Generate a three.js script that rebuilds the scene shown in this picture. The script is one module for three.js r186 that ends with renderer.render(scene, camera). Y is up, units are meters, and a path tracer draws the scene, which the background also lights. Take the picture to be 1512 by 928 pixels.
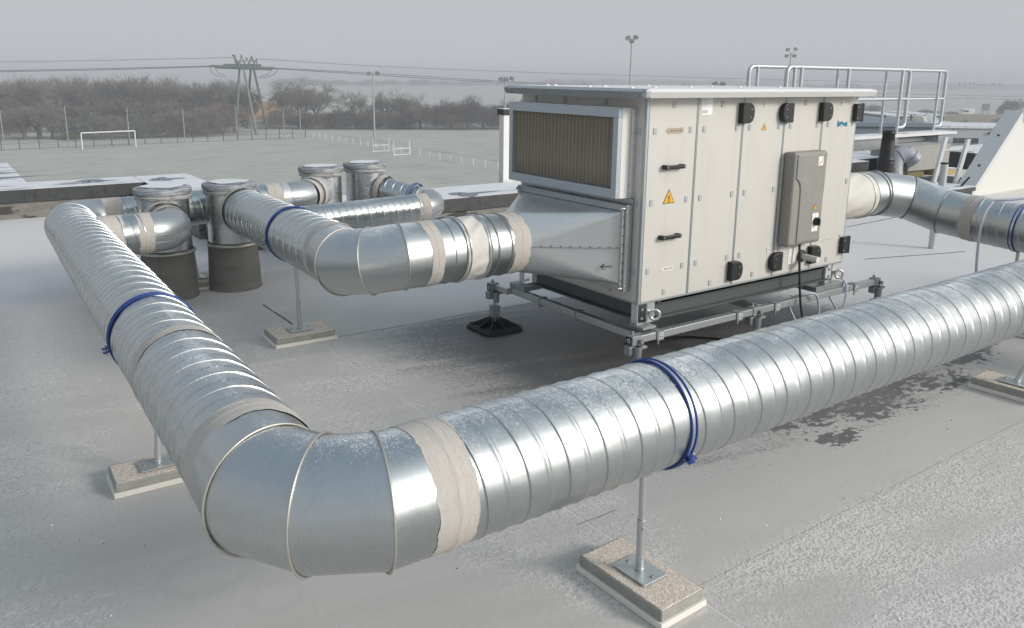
import * as THREE from 'three';
import { RoundedBoxGeometry } from 'three/addons/geometries/RoundedBoxGeometry.js';
import { mergeGeometries } from 'three/addons/utils/BufferGeometryUtils.js';

// ---------------------------------------------------------------- camera, sky, sun, exposure
const scene = new THREE.Scene();
const W0 = 1512, H0 = 928, FOCAL = 1200.5, CY = 384.8, EYE = new THREE.Vector3(0, 1.68, 0);
const PITCH = 0.22416, ROLL = 0.01228, YAW = 0.62533;
const camera = new THREE.PerspectiveCamera(2 * Math.atan(H0 / 2 / FOCAL) * 180 / Math.PI, W0 / H0, 0.05, 6000);
const fwd = new THREE.Vector3(Math.sin(YAW) * Math.cos(PITCH), -Math.sin(PITCH), -Math.cos(YAW) * Math.cos(PITCH));
const right0 = new THREE.Vector3(Math.cos(YAW), 0, Math.sin(YAW));
const up0 = right0.clone().cross(fwd);
const camR = right0.clone().multiplyScalar(Math.cos(ROLL)).addScaledVector(up0, Math.sin(ROLL));
const camU = up0.clone().multiplyScalar(Math.cos(ROLL)).addScaledVector(right0, -Math.sin(ROLL));
camera.position.copy(EYE);
camera.quaternion.setFromRotationMatrix(new THREE.Matrix4().makeBasis(camR, camU, fwd.clone().negate()));
camera.setViewOffset(W0, H0, 0, H0 / 2 - CY, W0, H0);
camera.updateProjectionMatrix();
camera.updateMatrixWorld(true);
scene.add(camera);

const renderer = new THREE.WebGLRenderer({ antialias: true });
renderer.setSize(1024, 628);
renderer.toneMapping = THREE.LinearToneMapping;
renderer.toneMappingExposure = 1.64;
renderer.shadowMap.enabled = true;

const SUN = new THREE.Vector3(0.52, 0.40, 0.80).normalize();
{ // high thin cloud over ground fog: bluish overhead, whitish towards the horizon, a wide veiled glow round the low sun
  const w = 512, h = 256, d = new Float32Array(w * h * 4);
  for (let j = 0; j < h; j++) for (let i = 0; i < w; i++) {
    const el = ((j + 0.5) / h - 0.5) * Math.PI, az = ((i + 0.5) / w - 0.5) * 2 * Math.PI;
    const x = Math.cos(el) * Math.cos(az), y = Math.sin(el), z = Math.cos(el) * Math.sin(az);
    const e = Math.min(1, Math.max(0, (y - 0.03) / 0.82)), t = e * e * (3 - 2 * e);
    const c = Math.max(0, x * SUN.x + y * SUN.y + z * SUN.z);
    const g = 1.25 * Math.pow(c, 12) + 0.34 * Math.pow(c, 3);
    const k = (j * w + i) * 4;
    d[k] = 0.325 + (0.225 - 0.335) * t + g * 1.0;
    d[k + 1] = 0.332 + (0.285 - 0.343) * t + g * 0.95;
    d[k + 2] = 0.35 + (0.345 - 0.364) * t + g * 0.86;
    d[k + 3] = 1;
  }
  const sky = new THREE.DataTexture(d, w, h, THREE.RGBAFormat, THREE.FloatType);
  sky.mapping = THREE.EquirectangularReflectionMapping;
  sky.magFilter = sky.minFilter = THREE.LinearFilter; sky.needsUpdate = true;
  scene.background = sky; scene.environment = sky;
}
const sun = new THREE.DirectionalLight(new THREE.Color(1, 0.95, 0.88), 1.38);
sun.position.copy(SUN).multiplyScalar(40); sun.target.position.set(3, 0, -4); sun.position.add(sun.target.position);
sun.castShadow = true; sun.shadow.radius = 26; sun.shadow.mapSize.set(2048, 2048);
Object.assign(sun.shadow.camera, { left: -20, right: 20, top: 20, bottom: -20, near: 1, far: 120 });
scene.add(sun, sun.target);
scene.fog = new THREE.FogExp2(new THREE.Color(0.93, 0.95, 1.0), 0.0018);

// ---------------------------------------------------------------- helpers
const FIELD = -9.6;
const V = (x, y, z) => new THREE.Vector3(x, y, z);
const PI = Math.PI;
function rayOf(px, py) { return camR.clone().multiplyScalar((px - W0 / 2) / FOCAL).addScaledVector(camU, -(py - CY) / FOCAL).add(fwd); }
function at(px, py, depth) { return EYE.clone().addScaledVector(rayOf(px, py), depth); }
function onLevel(px, py, h = 0) { const d = rayOf(px, py); return EYE.clone().addScaledVector(d, (h - EYE.y) / d.y); }
function rng(seed) { let a = seed >>> 0; return () => { a = (a + 0x6D2B79F5) | 0; let t = Math.imul(a ^ (a >>> 15), 1 | a); t = (t + Math.imul(t ^ (t >>> 7), 61 | t)) ^ t; return ((t ^ (t >>> 14)) >>> 0) / 4294967296; }; }
const NT = new Float32Array(65536); { const r = rng(77); for (let i = 0; i < 65536; i++) NT[i] = r(); }
function noise(x, y) { // smooth value noise 0..1
  const xi = Math.floor(x), yi = Math.floor(y), fx = x - xi, fy = y - yi;
  const u = fx * fx * (3 - 2 * fx), v = fy * fy * (3 - 2 * fy);
  const x0 = xi & 255, x1 = (xi + 1) & 255, y0 = (yi & 255) << 8, y1 = ((yi + 1) & 255) << 8;
  const a = NT[y0 + x0], b = NT[y0 + x1], c = NT[y1 + x0], d = NT[y1 + x1];
  return a + (b - a) * u + (c - a + (a - b - c + d) * u) * v;
}
const hash = (i, j) => NT[((j & 255) << 8) + (i & 255)];
function fbm(x, y, n = 4) { let s = 0, a = 0.5, t = 0; for (let i = 0; i < n; i++) { s += a * noise(x, y); t += a; x = x * 2.03 + 17.3; y = y * 2.03 + 9.1; a *= 0.5; } return s / t; }
const sm = (a, b, x) => { const t = Math.min(1, Math.max(0, (x - a) / (b - a))); return t * t * (3 - 2 * t); };
const lerp = (a, b, t) => a + (b - a) * t;
const toS = (v) => { v = Math.min(1, Math.max(0, v)); return 255 * (v <= 0.0031308 ? v * 12.92 : 1.055 * Math.pow(v, 1 / 2.4) - 0.055); };

const taken = {};
function numbered(n) { const k = taken[n] = (taken[n] ?? -1) + 1; return k ? `${n}_${String(k).padStart(3, '0')}` : n; }
function shade(o) { o.traverse((m) => { if (m.isMesh) { m.castShadow = true; m.receiveShadow = true; } }); return o; }
function thing(name, label, category, group) {
  const g = new THREE.Group(); g.name = numbered(name); g.userData = { label, category }; if (group) g.userData.group = group;
  scene.add(g); return g;
}
function part(name, geo, mat, parent) { const m = new THREE.Mesh(Array.isArray(geo) ? join(geo) : geo, mat); m.name = name; m.castShadow = m.receiveShadow = true; parent.add(m); return m; }
function solo(name, geo, mat, label, category, group) {
  const m = part(numbered(name), geo, mat, scene); m.userData = { label, category }; if (group) m.userData.group = group; return m;
}
function structure(name, geo, mat) { const m = part(numbered(name), geo, mat, scene); m.userData = { kind: 'structure' }; return m; }
function join(list) {
  const l = list.map((g) => { g = g.index ? g.toNonIndexed() : g; for (const k of Object.keys(g.attributes)) if (!['position', 'normal', 'uv'].includes(k)) g.deleteAttribute(k); return g; });
  return l.length === 1 ? l[0] : mergeGeometries(l);
}
function boxUV(g) { // uv in metres, by facing
  const p = g.attributes.position, n = g.attributes.normal, uv = new Float32Array(p.count * 2);
  for (let i = 0; i < p.count; i++) {
    const ax = Math.abs(n.getX(i)), ay = Math.abs(n.getY(i)), az = Math.abs(n.getZ(i));
    if (ay >= ax && ay >= az) { uv[2 * i] = p.getX(i); uv[2 * i + 1] = p.getZ(i); } else if (ax >= az) { uv[2 * i] = p.getZ(i); uv[2 * i + 1] = p.getY(i); } else { uv[2 * i] = p.getX(i); uv[2 * i + 1] = p.getY(i); }
  }
  g.setAttribute('uv', new THREE.BufferAttribute(uv, 2)); return g;
}
// box from min corner to max corner, edges rounded by b
function bx(x0, y0, z0, x1, y1, z1, b = 0) {
  const w = Math.abs(x1 - x0), h = Math.abs(y1 - y0), d = Math.abs(z1 - z0);
  const g = b > 0 ? new RoundedBoxGeometry(w, h, d, 2, Math.min(b, w / 2.01, h / 2.01, d / 2.01)) : new THREE.BoxGeometry(w, h, d);
  g.translate((x0 + x1) / 2, (y0 + y1) / 2, (z0 + z1) / 2);
  return boxUV(g.index ? g.toNonIndexed() : g);
}
function rod(a, b, r0, r1 = r0, seg = 12) { // closed cylinder from a to b
  const d = b.clone().sub(a), g = new THREE.CylinderGeometry(r1, r0, d.length(), seg);
  g.applyQuaternion(new THREE.Quaternion().setFromUnitVectors(V(0, 1, 0), d.clone().normalize())); g.translate((a.x + b.x) / 2, (a.y + b.y) / 2, (a.z + b.z) / 2);
  return g;
}
function bar(a, b, w, h, up = V(0, 1, 0)) { // rectangular bar
  const d = b.clone().sub(a), L = d.length(); d.normalize(); const s = d.clone().cross(up).normalize(), u = s.clone().cross(d);
  const g = new RoundedBoxGeometry(L, h, w, 1, Math.min(w, h) * 0.12); g.applyMatrix4(new THREE.Matrix4().makeBasis(d, u, s)); g.translate((a.x + b.x) / 2, (a.y + b.y) / 2, (a.z + b.z) / 2);
  return g;
}
function pipe(pts, r, seg = 40, rad = 8, closed = false) { return new THREE.TubeGeometry(new THREE.CatmullRomCurve3(pts, closed), seg, r, rad, closed); }
function ringAt(P, dir, R, r, rad = 8, seg = 64) { const g = new THREE.TorusGeometry(R, r, rad, seg); g.applyQuaternion(new THREE.Quaternion().setFromUnitVectors(V(0, 0, 1), dir.clone().normalize())); g.translate(P.x, P.y, P.z); return g; }
function lathe(pts, P, seg = 48) { const g = new THREE.LatheGeometry(pts.map(([r, y]) => new THREE.Vector2(r, y)), seg); g.translate(P.x, P.y, P.z); return g; }

// ---------------------------------------------------------------- textures
function dataTex(w, h, fn, srgb, wrap = true) {
  const d = new Uint8Array(w * h * 4), o = [0, 0, 0];
  for (let j = 0; j < h; j++) for (let i = 0; i < w; i++) { fn(i, j, o); const k = (j * w + i) * 4; d[k] = o[0]; d[k + 1] = o[1]; d[k + 2] = o[2]; d[k + 3] = 255; }
  const t = new THREE.DataTexture(d, w, h); t.magFilter = THREE.LinearFilter; t.minFilter = THREE.LinearFilter;
  if (wrap) t.wrapS = t.wrapT = THREE.RepeatWrapping; if (srgb) t.colorSpace = THREE.SRGBColorSpace; t.needsUpdate = true; return t;
}
function canvasTex(w, h, draw) { const c = document.createElement('canvas'); c.width = w; c.height = h; draw(c.getContext('2d'), w, h); const t = new THREE.CanvasTexture(c); t.colorSpace = THREE.SRGBColorSpace; return t; }
const lin = (r, g, b) => new THREE.Color().setRGB(r, g, b);
const std = (c, rough, metal = 0, extra = {}) => new THREE.MeshStandardMaterial({ color: c, roughness: rough, metalness: metal, ...extra });

// galvanised sheet round a duct: u once round (0 = crown), v along. frost: how much rime lies on the crown
function ductMaterial(frost, seed, film = 0, w = 768, h = 1536, len = 1.7) { // film: thin even rime that dulls the sheet
  const cell = (i, j) => { // spangle
    const sx = i / w * 70, sy = j / h * 70 * len; return hash(Math.floor(sx + noise(sx * 1.7, sy * 1.7 + seed) * 1.5), Math.floor(sy + noise(sx * 1.3 + 40, sy * 1.3) * 1.5));
  };
  const mask = new Float32Array(w * h);
  for (let j = 0; j < h; j++) for (let i = 0; i < w; i++) {
    let a = i / w; if (a > 0.5) a = 1 - a; // 0 crown .. 0.5 belly
    const y = j / h, x = i / w;
    const wrapN = (f, g, o) => lerp(noise(x * f + o, y * g), noise(x * f + o, (y - 1) * g), y); // seamless along v
    const big = wrapN(5, 6, seed), mid = wrapN(26, 40, seed + 9), fine = hash(i * 7 + (j >> 1) * 3, j * 5 + i) * 0.55 + noise(i * 0.45, j * 0.45) * 0.45;
    const cover = frost * 1.3 - a * 6.4 + (big - 0.5) * 0.9 + (mid - 0.5) * 0.5;
    mask[j * w + i] = sm(0.15, 0.8, cover + (fine - 0.5) * 2.1);
  }
  const col = dataTex(w, h, (i, j, o) => {
    const m = mask[j * w + i] * 0.85, c = cell(i, j) * 0.018, st = (noise(i * 0.012, j * 0.5 + seed) - 0.5) * 0.022;
    const s = 0.51 + c + st; o[0] = toS(lerp(s * 0.955, 0.80, m)); o[1] = toS(lerp(s, 0.81, m)); o[2] = toS(lerp(s * 1.005, 0.83, m));
  }, true);
  const mr = dataTex(w, h, (i, j, o) => {
    const m = mask[j * w + i], c = cell(i, j), st = noise(i * 0.015, j * 0.45 + seed) * 0.04 + noise(i * 0.03, j * 0.03 + 60) * 0.05;
    o[0] = 255; o[1] = 255 * lerp(0.215 + 0.16 * film + 0.02 * c + st, 0.95, m); o[2] = 255 * (1 - 0.85 * m);
  });
  col.repeat.set(1, 1 / len); mr.repeat.set(1, 1 / len);
  return new THREE.MeshStandardMaterial({ map: col, roughnessMap: mr, metalnessMap: mr, roughness: 1, metalness: 1 });
}
const M = {};
M.ductFrosty = ductMaterial(0.33, 3, 0.7);
M.ductClear = ductMaterial(0.08, 41, 0.15);
{ // plain galvanised steel, uv in metres
  const t = dataTex(512, 512, (i, j, o) => { const sx = i / 512 * 26, sy = j / 512 * 26; const c = hash(Math.floor(sx + noise(sx * 2 + 3, sy * 2) * 1.4), Math.floor(sy + noise(sx * 2 + 50, sy * 2) * 1.4)); const r = 0.29 + 0.05 * c + (noise(i * 0.03, j * 0.03) - 0.5) * 0.08; o[0] = 255; o[1] = 255 * r; o[2] = 255; });
  M.galv = std(lin(0.62, 0.64, 0.64), 1, 0.62, { roughnessMap: t });
  M.galvDull = std(lin(0.42, 0.44, 0.45), 1, 0.75, { roughnessMap: t });
}
M.steelPost = std(lin(0.52, 0.55, 0.56), 0.42, 0.75);
M.bolt = std(lin(0.6, 0.61, 0.62), 0.3, 0.95);
{ // brushed-on duct sealant
  const t = dataTex(256, 512, (i, j, o) => { const v = 255 * (0.55 * fbm(i * 0.02, j * 0.5, 3) + 0.45 * noise(i * 0.25, j * 0.25)); o[0] = o[1] = o[2] = v; });
  const c = dataTex(256, 512, (i, j, o) => { const v = 0.86 + 0.22 * (fbm(i * 0.03 + 4, j * 0.2, 3) - 0.5) + (hash(i, j * 3) > 0.992 ? -0.2 : 0); o[0] = toS(0.56 * v); o[1] = toS(0.52 * v); o[2] = toS(0.475 * v); }, true);
  for (const q of [t, c]) q.repeat.set(6, 1);
  M.sealant = new THREE.MeshStandardMaterial({ map: c, bumpMap: t, bumpScale: 0.0012, roughness: 0.8 });
}
M.bead = std(lin(0.50, 0.48, 0.43), 0.4, 0.7);
M.beadDark = std(lin(0.32, 0.33, 0.33), 0.45, 0.8);
M.blueClamp = std(lin(0.012, 0.045, 0.22), 0.42, 0.1);
M.canvas = std(lin(0.60, 0.575, 0.53), 0.7);
M.fabric = M.canvas;
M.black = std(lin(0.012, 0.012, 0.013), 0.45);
M.blackRubber = std(lin(0.02, 0.02, 0.021), 0.6);
// ---------------------------------------------------------------- flat roof: membrane under rime
function blob(x, z, cx, cz, rx, rz) { return 1 - Math.hypot((x - cx) / rx, (z - cz) / rz); }
function roofAt(x, z, o) { // o: r, g, b, height, of the membrane and its rime, plus shade painted in round the unit
  const big = fbm(x * 0.55 + 3, z * 0.55, 3), mid = fbm(x * 2.3 + 11, z * 2.3 + 5, 3);
  const fine = noise(x * 62, z * 62) * 0.5 + noise(x * 140 + 7, z * 140) * 0.5;
  const gran = 0.55 * noise(x * 165 + 3, z * 165) + 0.30 * noise(x * 75, z * 75 + 9) + 0.15 * noise(x * 300, z * 300 + 9), grit = noise(x * 210 + 31, z * 210), streak = fbm(x * 1.1 + z * 0.35, z * 14 - x * 3, 3);
  const edge = (mid - 0.5) * 0.5 + (fine - 0.5) * 0.22;
  // coarse rime: the sheet this side of the lap at z = -1.6, the sheets left of x = 0.6, and strips beside the long lap
  let rough = sm(-0.06, 0.05, (z + 1.6 + (mid - 0.5) * 0.12 + (fine - 0.5) * 0.05)) * sm(1.7, 2.2, x + edge);
  rough = Math.max(rough, sm(-0.25, 0.3, 0.55 - x + edge * 1.6 + (big - 0.5) * 1.2) * sm(7.6, 6.2, -z));
  rough = Math.max(rough, sm(-0.1, 0.12, blob(x, z, 1.78, -2.35, 0.42, 0.62) * 0.5 + edge * 0.6));
  rough = Math.max(rough, sm(-0.1, 0.15, blob(x, z, 1.75, -4.1, 0.3, 1.5) * 0.4 + edge * 0.7));
  rough = Math.max(rough, 0.75 * sm(0.0, 0.2, blob(x, z, 1.45, -5.1, 0.8, 1.0) * 0.5 + edge * 0.5));
  rough *= 0.35 + 0.65 * sm(0.36, 0.6, 0.6 * mid + 0.4 * streak + (fine - 0.5) * 0.15);
  // thick rime, almost white
  let white = sm(-0.1, 0.25, (-z - 6.45) * 0.6 + (big - 0.5) * 0.7 + edge * 0.3) * sm(2.4, 1.3, x);
  white = Math.max(white, 0.85 * sm(-0.2, 0.5, (x - 5.1) * 0.5 + (-z - 2.9) * 0.55 + (big - 0.5) * 0.6 + edge * 0.3));
  white = Math.max(white, 0.4 * sm(2.0, 0.4, x) * sm(4.3, 5.6, -z));
  // bare wet membrane with the unit's shade painted in, beneath and beside it; scuffed patches by the long duct
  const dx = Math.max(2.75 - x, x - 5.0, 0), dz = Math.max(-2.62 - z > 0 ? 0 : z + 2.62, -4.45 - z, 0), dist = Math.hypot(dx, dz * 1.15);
  const thin = 1.12 - dist * 1.25 + (big - 0.5) * 0.5 + (streak - 0.5) * 0.5 + (mid - 0.5) * 0.35;  // darkens towards the unit: lost rime and painted shade in one mask
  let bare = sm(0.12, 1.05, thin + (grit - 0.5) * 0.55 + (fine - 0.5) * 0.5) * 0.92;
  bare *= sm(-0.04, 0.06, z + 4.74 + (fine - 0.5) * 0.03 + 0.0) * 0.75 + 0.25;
  const tatters = (fbm(x * 4.2 + 2, z * 9 + 40, 4) - 0.5) * 0.9 + (noise(x * 24, z * 46) - 0.5) * 0.85 + (noise(x * 62, z * 98) - 0.5) * 0.5 + (fine - 0.5) * 0.25;
  let scuff = Math.max(blob(x, z, 3.95, -2.2, 0.62, 0.2) - 0.1, blob(x, z, 3.42, -2.02, 0.13, 0.05) + 0.25, blob(x, z, 5.15, -2.3, 0.42, 0.16) - 0.1, blob(x, z, 3.3, -2.34, 0.2, 0.12), blob(x, z, 4.55, -2.12, 0.38, 0.14) - 0.05);
  scuff = sm(0.0, 0.09, Math.min(scuff, 0.42) * 0.75 + tatters * 1.0 - 0.13);
  bare = Math.max(bare, scuff * 0.95);
  const g = (fine - 0.5) * 0.6 + (grit - 0.5) * 0.5;
  let v = 0.485 + (big - 0.5) * 0.07 + (mid - 0.5) * 0.055 + (streak - 0.5) * 0.05 + g * 0.05;
  v = lerp(v, 0.42 + 0.15 * sm(0.25, 0.62, gran) + (mid - 0.5) * 0.07 + (streak - 0.5) * 0.06, rough);
  v = lerp(v, 0.60 + g * 0.07 + (mid - 0.5) * 0.04, white * (1 - rough * 0.4));
  let h = 0.42 + g * 0.10 + rough * (sm(0.2, 0.75, gran) - 0.4) * 0.42 + (mid - 0.5) * 0.10 + (streak - 0.5) * 0.12;
  let r = v * 1.03, gg = v * 0.99, b = v * lerp(0.945, 0.98, white);
  // drips dried to rings below the elbow
  const ring1 = Math.abs(Math.hypot((x - 0.62) / 1.2, z + 2.62) - 0.12 + (mid - 0.5) * 0.07), ring2 = Math.abs(Math.hypot((x - 0.76) / 1.1, z + 2.36) - 0.085 + (mid - 0.5) * 0.06);
  const wet = 0.045 * Math.max(sm(0.035, 0.0, ring1), sm(0.03, 0.0, ring2)); r *= 1 - wet; gg *= 1 - wet; b *= 1 - wet;
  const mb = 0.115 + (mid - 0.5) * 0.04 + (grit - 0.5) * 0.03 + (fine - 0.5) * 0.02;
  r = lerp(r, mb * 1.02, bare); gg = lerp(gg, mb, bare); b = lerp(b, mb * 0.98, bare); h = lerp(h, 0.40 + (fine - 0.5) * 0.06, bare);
  // laps and open joints of the membrane
  const wob = (noise(x * 6, z * 6) - 0.5) * 0.012 + (noise(x * 25, z * 25) - 0.5) * 0.006;
  const lapZ = (z0, x0, x1, w, dark) => { if (x < x0 || x > x1) return; const d = Math.abs(z - z0 + wob); const k = sm(w, w * 0.3, d); r = lerp(r, dark, k); gg = lerp(gg, dark, k); b = lerp(b, dark, k); h -= k * 0.35; };
  const lapX = (x0, z0, z1, w, dark) => { if (z < z0 || z > z1) return; const d = Math.abs(x - x0 + wob); const k = sm(w, w * 0.3, d); r = lerp(r, dark, k); gg = lerp(gg, dark, k); b = lerp(b, dark, k); h -= k * 0.35; };
  lapZ(-4.74 + (x - 2.9) * 0.03, 2.06, 3.9, 0.0055, 0.05);
  lapX(1.9, -5.78, -5.12, 0.009, 0.035);
  lapX(1.905, -4.7, -1.0, 0.006, 0.56);
  lapZ(-2.13, 1.86, 2.06, 0.005, 0.27);
  lapZ(-6.45, -3, 1.3, 0.012, 0.50);
  lapX(0.95 + 0.1 * Math.sin(z), -2.1, 2, 0.004, 0.42);
  lapZ(-5.33 + Math.sin(x) * 0.05, 8.5, 10.8, 0.02, 0.12);
  lapZ(-3.95 + (x - 8) * 0.3, 7.2, 8.4, 0.02, 0.10);
  if (z > -1.6 && z < -1.57 + (mid - 0.5) * 0.03 && x > 1.9) h += 0.25;
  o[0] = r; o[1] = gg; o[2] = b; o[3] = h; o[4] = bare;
}
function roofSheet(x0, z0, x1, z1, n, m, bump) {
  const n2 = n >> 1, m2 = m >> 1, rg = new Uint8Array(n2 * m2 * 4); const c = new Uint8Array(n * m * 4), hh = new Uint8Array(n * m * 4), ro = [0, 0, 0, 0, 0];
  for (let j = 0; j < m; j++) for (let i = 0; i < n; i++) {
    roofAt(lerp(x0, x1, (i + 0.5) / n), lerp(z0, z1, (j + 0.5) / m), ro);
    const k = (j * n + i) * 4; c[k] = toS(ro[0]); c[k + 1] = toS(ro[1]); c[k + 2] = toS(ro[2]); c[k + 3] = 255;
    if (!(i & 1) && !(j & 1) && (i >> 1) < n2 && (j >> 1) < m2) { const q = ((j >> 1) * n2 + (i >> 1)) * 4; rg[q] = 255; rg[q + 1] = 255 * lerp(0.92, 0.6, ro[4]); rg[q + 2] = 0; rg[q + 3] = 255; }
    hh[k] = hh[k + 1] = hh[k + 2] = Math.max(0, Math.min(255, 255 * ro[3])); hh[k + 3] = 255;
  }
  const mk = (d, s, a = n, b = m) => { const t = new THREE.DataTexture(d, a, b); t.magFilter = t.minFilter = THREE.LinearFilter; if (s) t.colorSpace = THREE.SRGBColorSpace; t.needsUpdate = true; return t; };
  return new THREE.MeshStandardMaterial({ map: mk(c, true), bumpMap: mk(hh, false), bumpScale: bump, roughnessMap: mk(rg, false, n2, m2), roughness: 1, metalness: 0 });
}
const roof = new THREE.Group(); roof.name = 'flat_roof'; roof.userData = { kind: 'structure' }; scene.add(roof);
{
  const N = [-0.4, -4.0, 4.4, 0.4], F = [-3.6, -10.9, 12.4, 2.5], O = [-30, -34, 44, 14];
  const rect = (x0, z0, x1, z1, B) => { const g = new THREE.PlaneGeometry(x1 - x0, z1 - z0); g.rotateX(-PI / 2); g.translate((x0 + x1) / 2, 0, (z0 + z1) / 2); const p = g.attributes.position, u = g.attributes.uv; for (let i = 0; i < 4; i++) u.setXY(i, (p.getX(i) - B[0]) / (B[2] - B[0]), (p.getZ(i) - B[1]) / (B[3] - B[1])); return g; };
  const frame = (A, B, T) => [rect(B[0], B[1], 2.3, A[1], T), rect(2.3, -8.4, B[2], A[1], T), rect(B[0], A[3], B[2], B[3], T), rect(B[0], A[1], A[0], A[3], T), rect(A[2], A[1], B[2], A[3], T)];
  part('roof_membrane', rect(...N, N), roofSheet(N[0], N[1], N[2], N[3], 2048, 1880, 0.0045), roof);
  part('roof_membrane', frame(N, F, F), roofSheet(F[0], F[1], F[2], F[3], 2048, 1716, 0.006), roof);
  // the rest: behind the photographer, and to the far right past the unit
  const T = [-30, -34, 44, 14];
  part('roof_membrane', [rect(-30, -10.9, -3.6, 14, T), rect(-3.6, 2.5, 21, 14, T), rect(12.4, -12.5, 21, 2.5, T)], roofSheet(...T, 1024, 664, 0.01), roof);
}
part('building_body', [bx(-30, FIELD, -11.35, 2.7, -0.02, 14), bx(2.7, FIELD, -8.42, 12.4, -0.02, 14), bx(12.4, FIELD, -12.5, 21, -0.02, 14)], std(lin(0.3, 0.3, 0.31), 0.8), roof);
// ---------------------------------------------------------------- parapets
M.capSnow = (() => { const c = dataTex(512, 512, (i, j, o) => { const v = 0.68 + 0.12 * (fbm(i * 0.03, j * 0.03, 4) - 0.5) + 0.06 * (hash(i, j) - 0.5), b = sm(0.70, 0.76, fbm(i * 0.009 + 8, j * 0.02, 3) + 0.12 * (hash(i, j) - 0.5)); o[0] = toS(lerp(v, 0.22, b)); o[1] = toS(lerp(v, 0.235, b)); o[2] = toS(lerp(v * 1.03, 0.26, b)); }, true); c.repeat.set(0.33, 0.5); return new THREE.MeshStandardMaterial({ map: c, roughness: 0.85 }); })();
M.capMetal = (() => { const c = dataTex(512, 256, (i, j, o) => { const s = 0.6 * sm(0.7, 0.85, noise(i * 0.2, j * 0.012 + 3)) * sm(0.45, 0.6, noise(i * 0.02, 7)), n = 0.5 + 0.5 * fbm(i * 0.05, j * 0.05, 3), v = lerp(0.055 * n + 0.016, 0.02, s); o[0] = toS(v * 0.93); o[1] = toS(v); o[2] = toS(v * 1.0); }, true); c.repeat.set(0.6, 2.5); return new THREE.MeshStandardMaterial({ map: c, roughness: 0.5, metalness: 0.25 }); })();
M.kerb = (() => { const c = dataTex(512, 256, (i, j, o) => { const v = 0.13 + 0.12 * fbm(i * 0.02, j * 0.05, 4) + 0.05 * (hash(i, j) - 0.5), d = sm(0.52, 0.6, fbm(i * 0.012 + 30, j * 0.03, 3)); o[0] = toS(lerp(v, 0.06, d)); o[1] = toS(lerp(v * 0.97, 0.058, d)); o[2] = toS(lerp(v * 0.88, 0.055, d)); }, true); c.repeat.set(0.7, 1.4); return new THREE.MeshStandardMaterial({ map: c, roughness: 0.95 }); })();
M.bareCap = std(lin(0.20, 0.215, 0.25), 0.45, 0.2);
function parapet(label, runs, joints = []) { // runs: [x0, z0, x1, z1]
  const t = thing('parapet_wall', label, 'wall', 'parapets round the flat roof');
  for (const [x0, z0, x1, z1] of runs) {
    if (x0 === -12) part('kerb', [bx(x0 + 0.03, 0.0, z0 + 0.03, 1.12, 0.215, z1 - 0.03), bx(1.52, 0.0, z0 + 0.03, x1 - 0.03, 0.215, z1 - 0.03), bx(1.12, 0.1, z0 + 0.03, 1.52, 0.215, z1 - 0.03), bx(1.12, 0.0, z0 + 0.03, 1.52, 0.1, z0 + 0.1)], M.kerb, t); // with a drain opening
    else part('kerb', bx(x0 + 0.03, 0.0, z0 + 0.03, x1 - 0.03, 0.215, z1 - 0.03), M.kerb, t);
    part('cap_flashing', bx(x0, 0.19, z0, x1, 0.338, z1, 0.006), M.capMetal, t);
    part('rime_cover', bx(x0 + 0.004, 0.338, z0 + 0.004, x1 - 0.004, 0.343, z1 - 0.004, 0.002), M.capSnow, t);
  }
  for (const [x, z, L, W, sd] of joints) { // bare patches where the rime has melted round a rivet
    const s = new THREE.Shape(), n = 40; for (let k = 0; k <= n; k++) { const a = k / n * 2 * PI, rr = 0.55 + 0.9 * noise(Math.cos(a) * 2 + sd * 7, Math.sin(a) * 2 + 4), tail = Math.cos(a) > 0 ? 1 + 1.6 * Math.pow(Math.cos(a), 6) : 1; const px = Math.cos(a) * L * rr * tail, pz = Math.sin(a) * W * rr * (Math.cos(a) > 0.6 ? 0.5 : 1); k ? s.lineTo(px, pz) : s.moveTo(px, pz); }
    const g = new THREE.ShapeGeometry(s); g.rotateX(-PI / 2); g.translate(x, 0.3445, z); const j = part('bare_patch', boxUV(g.toNonIndexed()), M.bareCap, t);
    part('rivet', rod(V(x - L * 0.2, 0.344, z), V(x - L * 0.2, 0.354, z), 0.014, 0.009, 8), M.black, j);
  }
  return t;
}
parapet('low parapet with rimed white cap and dark streaked flashing behind the round stacks', [[-12, -11.4, 2.15, -10.75], [2.15, -11.4, 2.82, -8.46]], [[1.62, -11.1, 0.16, 0.17, 1], [2.38, -10.9, 0.13, 0.22, 2], [0.2, -11.1, 0.2, 0.15, 3]]);
parapet('low parapet with rimed cap running out from behind the cream unit', [[2.2, -8.46, 12.9, -7.62]], [[4.95, -7.85, 0.16, 0.2, 4], [6.3, -8.0, 0.1, 0.05, 5]]);
parapet('short rimed parapet branching off beyond the long streaked parapet', [[-4, -14, 0.96, -11.42]], [[0.55, -12.6, 0.4, 0.16, 6], [0.3, -12.0, 0.5, 0.3, 7], [0.6, -13.3, 0.3, 0.1, 8]]);
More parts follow.
